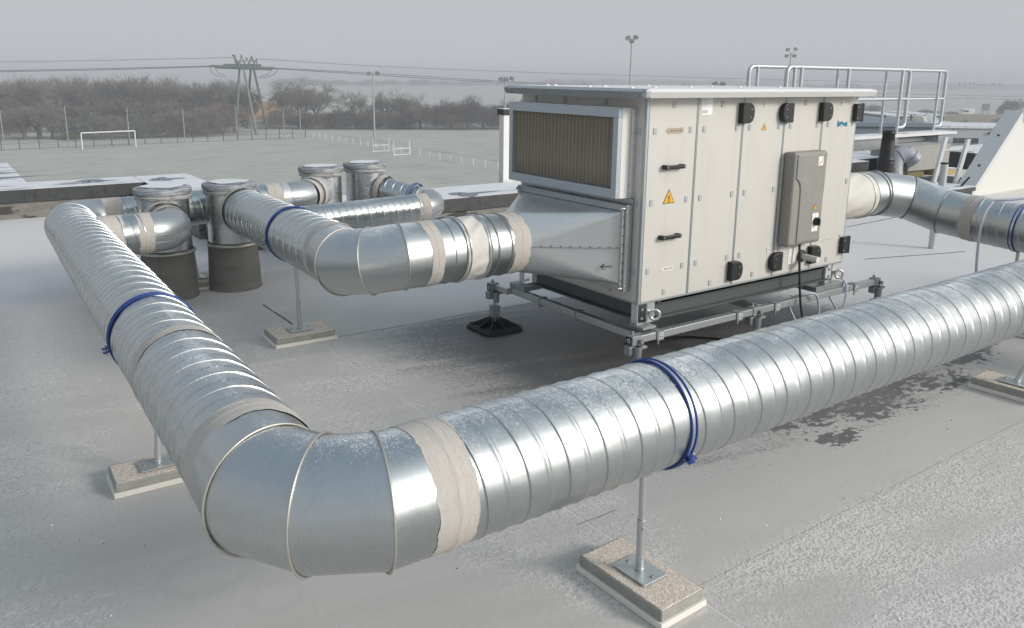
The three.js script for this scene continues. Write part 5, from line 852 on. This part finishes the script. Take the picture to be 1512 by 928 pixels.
floodlight('tall floodlight mast rising above the near corner of the unit roof', null, [933, 62], 105, [[-0.5, 0.5, 1], [0.5, 0.6, -1], [0, 0.1, 0]]);
floodlight('tall floodlight mast seen through the guard rails', null, [1168.5, 78], 135, [[-0.6, 0.5, 1], [0.7, 0.6, -1], [-0.7, -0.5, 0], [0.6, -0.5, 0]]);
floodlight('floodlight pair showing just over the unit roof edge', null, [1062, 124], 100, [[-0.5, 0, 1], [0.5, 0, -1]]);
{ // portal pylon and its cables
  const t = thing('pylon', 'low four-legged lattice-headed power pylon beyond the pitch', 'pylon');
  const dep = 150, q = (px, py, d = dep) => at(px, py, d);
  const legs = [[[353.5, 100], [348, 197], 3], [[359, 99], [378.5, 199], 0], [[370, 101], [364, 190], 4], [[374, 100], [394.5, 190.5], 2]];
  for (const [a, b, d] of legs) { const A = q(...a, dep + d * 0.3), Bm = fg(...b); part('leg', rod(Bm, A, 0.28, 0.2, 8), M.pylon, t); }
  part('crossarm', [bar(q(311, 97.5), q(406, 101), 0.5, 0.45), bar(q(318, 99.5, dep + 3), q(400, 102.5, dep + 3), 0.4, 0.4), bar(q(330, 96.5, dep + 2), q(385, 96.5, dep + 2), 0.5, 0.5)], M.pylon, t);
  const st = (a, b, r = 0.11) => rod(q(...a), q(...b), r, r, 5);
  part('peak_lattice', [st([345, 82], [353, 97], 0.2), st([345, 82], [349, 97], 0.16), st([349, 88], [357, 97]), st([356, 80.5], [353, 96]), st([356, 80.5], [361, 96]), st([364, 85], [360, 96]), st([364, 85], [368, 96]), st([371, 82.5], [367, 96], 0.14), st([371, 82.5], [376, 97], 0.14), st([379, 86], [374, 97]), st([379, 86], [379, 98]), st([353, 90], [360, 90]), st([368, 90], [375, 90]), st([343, 81.5], [347, 83], 0.2)], M.pylon, t);
  part('stay_wire', [pipe([q(308, 98), q(314, 108), q(324, 113), q(334, 113)], 0.05, 16, 4), pipe([q(411, 101), q(404, 110), q(392, 114), q(380, 114)], 0.05, 16, 4), pipe([q(402, 101), q(396, 109), q(386, 112)], 0.05, 16, 4), pipe([q(317, 99), q(322, 108), q(332, 111)], 0.05, 16, 4)], M.wire, t);
  const cable = (label, pts, r) => solo('power_line', pipe(pts.map(([x, y, d]) => at(x, y, d)), r, 60, 4), M.wire, label, 'power line');
  cable('thick power line running from the pylon to the left over the wood', [[-80, 107.5, 150], [0, 106, 150], [150, 103.2, 150], [312, 98.5, 150]], 0.055);
  cable('second power line just above the thick one left of the pylon', [[-80, 105, 153], [0, 104.2, 153], [150, 101.5, 153], [312, 97.5, 153]], 0.055);
  cable('thin upper power line left of the pylon', [[-80, 92.5, 150], [0, 91.5, 150], [160, 89, 150], [345, 85, 150]], 0.04);
  cable('thick power line falling away to the right of the pylon', [[405, 100.5, 150], [553, 108.5, 165], [745, 120, 185], [1000, 130, 215], [1300, 138, 255], [1600, 145, 300]], 0.06);
  cable('lower thin power line right of the guard rails', [[405, 101.5, 151], [745, 122, 187], [1300, 142.5, 257], [1600, 149, 300]], 0.06);
  cable('thin upper power line right of the pylon with small birds on it', [[379, 87, 150], [553, 97.5, 165], [800, 107.5, 190], [1200, 119, 240], [1370, 123, 262], [1512, 126, 285], [1650, 128, 300]], 0.045);
  const R = rng(9);
  for (const px of [1417.5, 1424.5, 1433, 1438.5, 1465.5, 1468.5, 1476.5]) { const k = (px - 1370) / 142, P = at(px, 123 + 3 * k - 0.5, 262 + 23 * k); const b = thing('bird', 'small dark bird perched on the thin upper power line', 'bird', 'birds on the power line'); part('body', new THREE.SphereGeometry(0.16, 10, 8).scale(0.8, 1.2, 1.3).translate(P.x, P.y + 0.14, P.z), M.fencePost, b); part('head', new THREE.SphereGeometry(0.09, 8, 6).translate(P.x, P.y + 0.38, P.z + 0.06), M.fencePost, b); part('tail', new THREE.ConeGeometry(0.07, 0.3, 5).rotateX(0.5).translate(P.x, P.y - 0.08, P.z - 0.14), M.fencePost, b); }
}
// ---------------------------------------------------------------- bare winter trees and scrub
M.bark = std(lin(0.085, 0.075, 0.065), 0.95);
M.barkRime = std(lin(0.13, 0.118, 0.105), 0.95);
M.twigBrown = std(lin(0.105, 0.092, 0.08), 1, 0, { side: THREE.DoubleSide });
M.twigGrey = std(lin(0.19, 0.172, 0.152), 1, 0, { side: THREE.DoubleSide });
M.twigRed = std(lin(0.185, 0.15, 0.13), 1, 0, { side: THREE.DoubleSide });
M.ever = std(lin(0.055, 0.068, 0.052), 1, 0, { side: THREE.DoubleSide });
M.everRime = std(lin(0.15, 0.162, 0.138), 1, 0, { side: THREE.DoubleSide });
function treeGeo(seed, { levels = 5, spread = 0.62, twigs = 5, trunkFrac = 0.22, low = 0.25, fan = 4, wide = 1 }) { // height 1
  const R = rng(seed), limbs = [], tw = [];
  const rv = (s) => V((R() - 0.5) * s, (R() - 0.5) * s, (R() - 0.5) * s);
  function blade(p, d, L, w) { const s = d.clone().cross(rv(2)).normalize().multiplyScalar(w), q = p.clone().addScaledVector(d, L); tw.push(p.x - s.x, p.y - s.y, p.z - s.z, p.x + s.x, p.y + s.y, p.z + s.z, q.x, q.y, q.z); }
  function grow(p, d, L, r, lev) {
    const q = p.clone().addScaledVector(d, L);
    if (lev > levels - 3) { blade(p, d, L * 1.25, r * 1.1); blade(p, d, L * 1.25, r * 1.1); } else limbs.push(rod(p, q, r, r * 0.68, lev === 0 ? 7 : 4));
    if (lev >= levels) { for (let k = 0; k < twigs; k++) { const d2 = d.clone().add(rv(1.9)).add(V(0, 0.18, 0)).normalize(); blade(p.clone().lerp(q, R()), d2, L * (0.8 + 1.1 * R()), 0.0011 + 0.0009 * R()); } return; }
    const n = lev === 0 ? fan + 2 : fan - 1 + (R() > 0.5 ? 1 : 0);
    for (let k = 0; k < n; k++) { const a = k / n * 2 * PI + R() * 1.5, tilt = spread * (0.55 + 0.75 * R()); const u = Math.abs(d.y) > 0.9 ? V(1, 0, 0) : V(0, 1, 0), s = d.clone().cross(u).normalize(), w = s.clone().cross(d); const d2 = d.clone().multiplyScalar(Math.cos(tilt)).addScaledVector(s, Math.sin(tilt) * Math.cos(a) * wide).addScaledVector(w, Math.sin(tilt) * Math.sin(a) * wide).add(V(0, 0.14, 0)).normalize(); const f = lev === 0 ? lerp(0.55, 1, R()) : lerp(0.45, 1, R()); grow(p.clone().lerp(q, f), d2, L * (lev === 0 ? 1.0 : 0.72) * (0.75 + 0.4 * R()), r * 0.55, lev + 1); }
  }
  grow(V(0, 0, 0), V((R() - 0.5) * 0.1, 1, (R() - 0.5) * 0.1).normalize(), trunkFrac, 0.022, 0);
  const c = new THREE.BufferGeometry(); c.setAttribute('position', new THREE.BufferAttribute(new Float32Array(tw), 3)); c.computeVertexNormals();
  const l = join(limbs); c.computeBoundingBox(); const s = 1 / c.boundingBox.max.y; c.scale(s, s, s); l.scale(s, s, s); return [l, c];
}
function shrubGeo(seed, n, leaf, flat = 0.75) { // dense lumpy scrub, height 1, about 1.3 wide
  const R = rng(seed), P = [], lumps = []; for (let i = 0; i < 16; i++) { const a = R() * 2 * PI, r = 0.5 * Math.sqrt(R()); lumps.push([Math.cos(a) * r, 0.2 + 0.5 * R() * (1 - r), Math.sin(a) * r, 0.16 + 0.16 * R()]); }
  for (let i = 0; i < n; i++) { const L = lumps[Math.floor(R() * 16)], d = V(R() - 0.5, R() - 0.5, R() - 0.5).normalize(), q = d.clone().multiplyScalar(L[3] * Math.pow(R(), 0.35)).add(V(L[0], L[1], L[2])); if (q.y < 0) q.y = -q.y * 0.5; const e = V(R() - 0.5, R() - 0.3, R() - 0.5).add(d).normalize(), s = e.clone().cross(V(R() - 0.5, R() - 0.5, R() - 0.5)).normalize().multiplyScalar(leaf * flat * 0.5), t = q.clone().addScaledVector(e, leaf * (1 + R())); P.push(q.x - s.x, q.y - s.y, q.z - s.z, q.x + s.x, q.y + s.y, q.z + s.z, t.x, t.y, t.z); }
  const g = new THREE.BufferGeometry(); g.setAttribute('position', new THREE.BufferAttribute(new Float32Array(P), 3)); g.computeVertexNormals(); return g;
}
const TREES = [11, 23, 37, 51].map((s, i) => treeGeo(s, { spread: 0.55 + 0.08 * i, twigs: 6 })), BUSHY = [61, 73, 87].map((s) => treeGeo(s, { levels: 5, spread: 0.75, trunkFrac: 0.13, twigs: 7, fan: 4, wide: 1.15 })), SHRUB = [5, 6, 7].map((s) => shrubGeo(s, 5200, 0.03)), SCRUB = [15, 16, 17].map((s) => shrubGeo(s, 6500, 0.06, 0.16));
const TR = rng(321);
function plant(name, label, category, group, geo, mats, P, h, w) {
  const t = thing(name, label, category, group); t.position.copy(P); t.scale.set(w, h, w); t.rotation.y = TR() * 6.28;
  if (Array.isArray(geo)) { part('trunk', geo[0], mats[0], t); part('crown', geo[1], mats[1], t); } else part('foliage', geo, mats[1], t);
  return t;
}
const treeAt = (px, pyBase, pyTop, kind, mats, label, group, wide = 1, cat = 'tree', name = 'bare_tree') => { const P = fg(px, pyBase), dep = P.clone().sub(EYE).dot(fwd), h = at(px, pyTop, dep).y - FIELD; plant(name, label, cat, group, kind, mats, P, h, h * wide); };
const B1 = [M.bark, M.twigBrown], B2 = [M.barkRime, M.twigGrey], B3 = [M.bark, M.twigRed];
const WHERE = (px) => px > 330 ? 'behind the pylon' : px > 212 ? 'between goal and pylon' : px > 108 ? 'behind the goal' : 'past the goal';
// far wood on the left
for (let i = 0; i < 40; i++) { const px = -30 + i * 10 + (TR() - 0.5) * 9; treeAt(px, 187 - (i % 3) * 5, 101 + 9 * TR() + (px > 280 ? 4 : 0), (i % 3 ? TREES[i % 4] : BUSHY[i % 3]), i % 2 ? B1 : B2, `${i % 2 ? 'brown' : 'pale rimed'} ${i % 3 ? 'upright' : 'bushy'} bare tree of the hazy wood ${WHERE(px)}`, 'trees of the hazy wood', 1.05); }
for (let i = 0; i < 15; i++) { const px = -20 + i * 26 + (TR() - 0.5) * 12; treeAt(px, 195, 138 + 14 * TR(), BUSHY[i % 3], i % 2 ? B1 : B3, `${i % 2 ? 'brown' : 'reddish'} low bushy tree at the foot of the wood ${WHERE(px)}`, 'low trees at the foot of the wood', 1.2); }
// thickets behind the fence
const thick = [[10, 206, 158, 2], [36, 206, 152, 1], [58, 205, 140, 1], [78, 205, 156, 1], [112, 204, 165, 0], [140, 204, 152, 0], [165, 204, 160, 2], [200, 203, 158, 0], [216, 204, 176, 0], [238, 203, 160, 2], [262, 202, 157, 1], [284, 201, 150, 2], [306, 199, 142, 2], [330, 197, 146, 2], [405, 190, 158, 2], [426, 189, 150, 2], [450, 190, 165, 2]];
for (const [px, b, t, k] of thick) { if (k === 0) treeAt(px, b, t, SHRUB[Math.floor(TR() * 3)], [0, M.everRime], `rimed evergreen shrub behind the wire fence ${px < 180 && px > 118 ? 'at the goal mouth' : px < 118 ? 'by the yellowish shrub' : 'towards the pylon'}`, 'evergreen shrubs behind the fence', 1.15, 'shrub', 'evergreen_shrub'); else if (k === 1) treeAt(px, b, t, BUSHY[Math.floor(TR() * 3)], B2, `rimed bare bush with pale stems behind the wire fence ${WHERE(px)}`, 'bare bushes behind the fence', 1.15, 'bush', 'bare_bush'); else treeAt(px, b, t, SCRUB[Math.floor(TR() * 3)], [0, M.twigRed], `reddish thicket of fine twigs behind the wire fence ${WHERE(px)}`, 'twiggy thickets behind the fence', 1.25, 'thicket', 'twig_thicket'); }
treeAt(101, 207, 190, SHRUB[1], [0, std(lin(0.13, 0.12, 0.05), 1, 0, { side: THREE.DoubleSide })], 'small yellowish shrub next to the football goal', undefined, 1.2, 'shrub', 'yellow_shrub');
// heap of sand behind the pylon
{ const a = fg(372, 184), mat = (() => { const c = dataTex(128, 128, (i, j, o) => { const v = 0.8 + 0.4 * fbm(i * 0.08, j * 0.08, 3); o[0] = toS(0.34 * v); o[1] = toS(0.2 * v); o[2] = toS(0.09 * v); }, true); return new THREE.MeshStandardMaterial({ map: c, roughness: 1 }); })();
  const A = fg(350, 176), Bq = fg(448, 176), d = Bq.clone().sub(A), L = d.length(); d.normalize(); const n = V(-d.z, 0, d.x);
  const g = lookNormals(gridGeo(15, 61, (i, j) => { const u = j / 60, v = i / 14 * 2 - 1; const h = 4.3 * (1 - v * v) * Math.pow(Math.sin(PI * u), 0.3) * (0.8 + 0.3 * noise(u * 11, v * 2 + 5)); const p = A.clone().addScaledVector(d, u * L).addScaledVector(n, v * 6); p.y = FIELD - 0.1 + h; return { p, n: UP, u: u * 12, v: v * 2 }; }));
  solo('sand_heap', g, mat, 'ochre heap of sand showing through the trees behind the pylon', 'heap'); }
// trees right of the pylon
treeAt(445, 186, 104, TREES[1], B2, 'large spreading bare tree right of the pylon', undefined, 1.35);
treeAt(425, 184, 112, TREES[3], B1, 'bare tree close behind the pylon legs', undefined, 1.1);
treeAt(468, 185, 112, TREES[0], B2, 'bare tree leaning over the hedge between pylon and lamp mast', undefined, 1.2);
treeAt(527, 184, 125, TREES[2], B2, 'rounded bare tree left of the slim lamp mast', undefined, 1.3);
treeAt(578, 186, 128, BUSHY[0], B2, 'bare tree with rimed twigs behind the slim lamp mast', undefined, 1.1);
treeAt(600, 188, 124, TREES[1], B2, 'ivy-clad bare tree right of the slim lamp mast', undefined, 1.15);
treeAt(690, 190, 132, TREES[3], B1, 'bare tree standing over the hedge near the flue casing', undefined, 1.2);
for (const [px, t] of [[478, 158], [500, 150], [516, 156]]) treeAt(px, 190, t, SHRUB[px % 3], [0, M.ever], 'dark evergreen in the hedge between pylon and lamp mast', 'dark evergreens in the hedge', 1.0, 'shrub', 'evergreen_shrub');
for (const [px, t] of [[557, 160], [606, 163], [590, 166]]) treeAt(px, 191, t, SHRUB[px % 3], [0, M.ever], 'dark evergreen in the hedge behind the training goals', 'dark evergreens behind the training goals', 1.0, 'shrub', 'evergreen_shrub');
for (let i = 0; i < 22; i++) { const px = 440 + i * 15; treeAt(px + (TR() - 0.5) * 8, 190.5, (px > 610 ? 140 : 154) + 12 * TR(), i % 3 ? SCRUB[i % 3] : BUSHY[i % 3], i % 2 ? B1 : B3, `${i % 2 ? 'brown' : 'reddish'} ${i % 3 ? 'dense' : 'open'} twiggy bush in the long hedge ${px < 545 ? 'between pylon and lamp mast' : px < 615 ? 'behind the training goals' : 'towards the flue casing'}`, 'bushes of the long hedge', 1.2, 'bush', 'hedge_bush'); }
for (let i = 0; i < 26; i++) { const px = 770 + i * 15; treeAt(px, 176 + TR() * 4, 128 + 20 * TR(), BUSHY[i % 3], B2, 'bare bush of the hedge beyond the unit roof', 'bushes beyond the unit roof', 1.2, 'bush', 'hedge_bush'); }
for (const [px, t] of [[872, 114], [892, 117], [918, 118], [985, 118], [1003, 116], [1025, 117], [1040, 121]]) treeAt(px, 165, t, TREES[px % 4], B2, 'hazy bare tree showing over the unit roof', 'trees over the unit roof', 0.9);
// hazy far hedgerows
for (let i = 0; i < 44; i++) { const px = 420 + i * 27 + (TR() - 0.5) * 16; treeAt(px, 127 + (px > 1200 ? 6 : 0), 113 + 6 * TR() + (px > 1200 ? 6 : 0), SCRUB[i % 3], B1, 'faint tree of the far hedgerow in the haze', 'far hedgerow trees', 3.2); }
// right: road bank, hedges, sign, sheds
{
  for (const [px, b, t, w, k] of [[1287, 168, 152, 1.6, 0], [1368, 170, 160, 2.2, 1], [1383, 171, 162, 2, 2], [1402, 172, 163, 1.8, 0], [1420, 172, 163, 2, 1], [1432, 173, 164, 2, 2], [1448, 173, 167, 2, 1]]) treeAt(px, b, t, SCRUB[k], B1, 'dark rounded bush along the far road bank', 'bushes along the road bank', w, 'bush', 'bank_bush');
  treeAt(1494, 176, 142, BUSHY[1], B2, 'round hazy bare tree near the road sign', undefined, 1.0); treeAt(1480, 176, 150, BUSHY[2], B2, 'smaller hazy bare tree by the round one', undefined, 1.0);
  treeAt(1488, 188, 169, SHRUB[0], [0, M.ever], 'dark clipped evergreen bush behind the raised hatch', undefined, 1.9, 'bush', 'evergreen_bush');
  treeAt(1424, 188, 174, SHRUB[2], [0, M.ever], 'small dark tree below the white van', undefined, 0.8, 'bush', 'evergreen_bush');
  const bank = (() => { const A = fg(1360, 178), B = fg(1600, 186), d = B.clone().sub(A); const n = V(-d.z, 0, d.x).normalize(); return lookNormals(gridGeo(9, 31, (i, j) => { const u = j / 30, v = i / 8 * 2 - 1; const p = A.clone().addScaledVector(d, u).addScaledVector(n, v * 14); p.y = FIELD - 0.05 + 2.2 * (1 - v * v) + 0.15 * noise(u * 20, v * 4); return { p, n: UP, u: u * 10, v }; })); })();
  structure('road_bank', bank, std(lin(0.24, 0.19, 0.13), 1));
  const sp = fg(1456, 180), dep = sp.clone().sub(EYE).dot(fwd), t = thing('road_sign', 'large hazy road sign board seen from behind on posts', 'sign');
  const a = at(1450.5, 153.5, dep), b = at(1462, 163.5, dep); const W = camR.clone().multiplyScalar((11.5) / FOCAL * dep), c = a.clone().lerp(b, 0.5);
  part('board', bar(c.clone().addScaledVector(W, -0.5), c.clone().addScaledVector(W, 0.5), 0.15, (10 / FOCAL) * dep), M.pylon, t);
  for (const k of [-0.3, 0.3]) { const q = c.clone().addScaledVector(W, k); part('post', rod(V(q.x, FIELD, q.z), q, 0.1, 0.1, 6), M.poleGrey, t); }
  const van = thing('van', 'small pale van on the far bank road', 'van'), vp = at(1423, 173, dep * 0.99); van.position.copy(vp); van.rotation.y = -YAW;
  part('body', new RoundedBoxGeometry(3.2, 2.0, 1.9, 2, 0.3).translate(0.9, 1.3, 0), M.white, van); part('bonnet', new RoundedBoxGeometry(1.8, 1.1, 1.9, 2, 0.25).translate(-1.4, 0.85, 0), M.poleGrey, van); part('window', bx(-0.5, 1.4, 0.955, 0.8, 2.0, 0.97), M.fencePost, van); for (const x of [-1.3, 1.6]) part('wheel', rod(V(x, 0.35, 0.8), V(x, 0.35, 1.0), 0.36, 0.36, 14), M.black, van);
  const lm = thing('street_lamp', 'slim street lamp on the far bank road', 'street lamp'), lb = at(1427, 170, dep), lt = at(1429, 145, dep); part('post', rod(lb, lt, 0.09, 0.06, 6), M.poleGrey, lm); part('head', bar(lt, lt.clone().addScaledVector(camR, 0.8), 0.2, 0.12), M.pylon, lm);
}
{ // neighbouring buildings below and beyond the roof edge
  M.clad = std(lin(0.20, 0.235, 0.27), 0.6, 0.2); M.cladLight = std(lin(0.40, 0.42, 0.45), 0.6); M.brickRed = std(lin(0.24, 0.14, 0.12), 0.9); M.pane = std(lin(0.06, 0.07, 0.08), 0.25);
  const block = (name, label, px0, px1, pyTop, dep, back, mat, parts) => { const t = thing(name, label, 'building'); const a = at(px0, pyTop, dep), b = at(px1, pyTop, dep), h = (a.y + b.y) / 2, z = (a.z + b.z) / 2; const L = b.clone().sub(a).setY(0), ln = L.length(); L.normalize(); const n = V(L.z, 0, -L.x); t.position.set(a.x, 0, a.z); t.quaternion.setFromRotationMatrix(new THREE.Matrix4().makeBasis(L, UP, n.clone().negate())); part('wall', bx(0, FIELD, -back, ln, h, 0), mat, t); part('roof_edge', bx(-0.1, h, -back - 0.1, ln + 0.1, h + 0.12, 0.1), name === 'workshop' ? mat : M.capSnow, t); parts?.(t, ln, h); return t; };
  block('workshop', 'blue-grey clad workshop with ribbed wall behind the walkway', 1200, 1379, 187, 26, 12, M.clad, (t, ln, h) => { for (let k = 0; k < 60; k++) part('wall_rib', bx(ln * k / 60, -4, 0.0, ln * k / 60 + 0.05, h - 0.9, 0.035), M.clad, t); part('edge_trim', bx(0, h - 0.75, 0.0, ln, h - 0.68, 0.06), M.cladLight, t); part('roof_slope', bx(0, h - 0.68, 0.0, ln, h - 0.02, 0.02), M.clad, t); });
  block('warehouse', 'pale grey warehouse with a strip of four dark windows', 1377, 1560, 190, 46, 4, M.cladLight, (t, ln, h) => { const px = (p) => (p - 1377) / FOCAL * 46 * 1.02; for (const [a, b] of [[1407.5, 1416], [1417.5, 1426], [1427.5, 1435], [1436.5, 1446]]) { const w = part('window', bx(px(a), h - 0.86, -0.02, px(b), h - 0.55, 0.02), M.pane, t); part('frame', bx(px(a) - 0.02, h - 0.89, 0.0, px(b) + 0.02, h - 0.86, 0.05), M.cladLight, w); } part('red_pipe', rod(V(px(1380), h - 1.25, 0.06), V(px(1432), h - 1.32, 0.06), 0.035, 0.035, 6), M.brickRed, t); for (const p of [1389, 1463]) part('wall_lamp', new THREE.SphereGeometry(0.13, 10, 8).scale(1.4, 0.6, 0.8).translate(px(p), h - 0.25, 0.06), M.pylon, t); for (const p of [1387, 1407]) part('panel_joint', bx(px(p), h - 2.2, 0.002, px(p) + 0.015, h - 0.02, 0.012), M.pylon, t); });
  block('shed', 'low reddish shed between two skate ramps', 1312, 1352, 172, 78, 8, M.brickRed);
  block('shed', 'long dark grey shed beyond the guard rails', 1280, 1312, 170, 88, 8, M.pylon); block('shed', 'dark shed with pale roof edge right of the skate ramps', 1355, 1395, 171, 84, 8, M.pylon);
  const ramp = (label, px0, px1, pyT, pyB, dep) => { const t = thing('skate_ramp', label, 'ramp', 'skate ramps'); const a = at(px0, pyT, dep), b = at(px1, pyB, dep); const s = new THREE.Shape(), w = camR.dot(b.clone().sub(a)), h = a.y - b.y; s.moveTo(0, 0); s.lineTo(w * 0.45, 0); s.quadraticCurveTo(w * 0.55, -h * 0.6, w * 1.1, -h); s.lineTo(w * 0.75, -h); s.quadraticCurveTo(w * 0.2, -h * 0.5, 0, 0); const g = new THREE.ExtrudeGeometry(s, { depth: 2, bevelEnabled: false }); g.rotateY(-YAW); g.translate(a.x, a.y, a.z); part('curved_face', g, M.white, t); part('scaffold', [rod(a, V(a.x, FIELD, a.z), 0.1, 0.1, 6), rod(V(b.x, b.y, b.z), V(b.x, FIELD, b.z), 0.1, 0.1, 6)], M.pylon, t); };
  ramp('white curved skate ramp left of the reddish shed', 1307, 1318, 170, 181, 70); ramp('white curved skate ramp right of the reddish shed', 1346, 1358, 170, 184, 70);
  block('bungalow', 'small building with pale hipped roof beyond the walkway', 1384, 1405, 182, 72, 8, M.brickRed, (t, ln, h) => { part('hipped_roof', new THREE.ConeGeometry(ln * 1.1, 0.7, 4).rotateY(PI / 4).scale(1, 1, 0.8).translate(ln / 2, h + 0.45, -3), M.cladLight, t); });
}
{ // loose rime flakes and grit on the membrane
  const R = rng(404), flake = new THREE.TetrahedronGeometry(1), scatter = (name, n, mat, smin, smax, ok) => {
    const im = new THREE.InstancedMesh(flake, mat, n), m = new THREE.Matrix4(), q = new THREE.Quaternion(), e = new THREE.Euler(); let k = 0, guard = 0;
    while (k < n && guard++ < n * 40) { const x = -0.2 + 5.4 * R(), z = -6 + 5.6 * R(); if (!ok(x, z)) continue; const s = lerp(smin, smax, Math.pow(R(), 3)); q.setFromEuler(e.set(R() * 6, R() * 6, R() * 6)); m.compose(V(x, s * 0.25, z), q, V(s * (0.6 + R()), s * 0.45, s * (0.6 + R()))); im.setMatrixAt(k++, m); }
    im.count = k; im.name = name; im.userData = { kind: 'stuff', label: name === 'rime_flakes' ? 'loose white rime flakes scattered on the roof membrane' : 'dark grit scattered on the roof membrane', category: 'debris' }; im.castShadow = im.receiveShadow = true; scene.add(im);
  };
  scatter('rime_flakes', 1500, std(lin(0.72, 0.73, 0.75), 0.9), 0.0012, 0.0055, (x, z) => fbm(x * 1.6 + 4, z * 1.6, 3) > 0.52);
  scatter('roof_grit', 300, std(lin(0.07, 0.065, 0.06), 0.9), 0.0012, 0.0045, (x, z) => fbm(x * 1.1 + 30, z * 1.1, 3) > 0.47);
}
renderer.render(scene, camera);
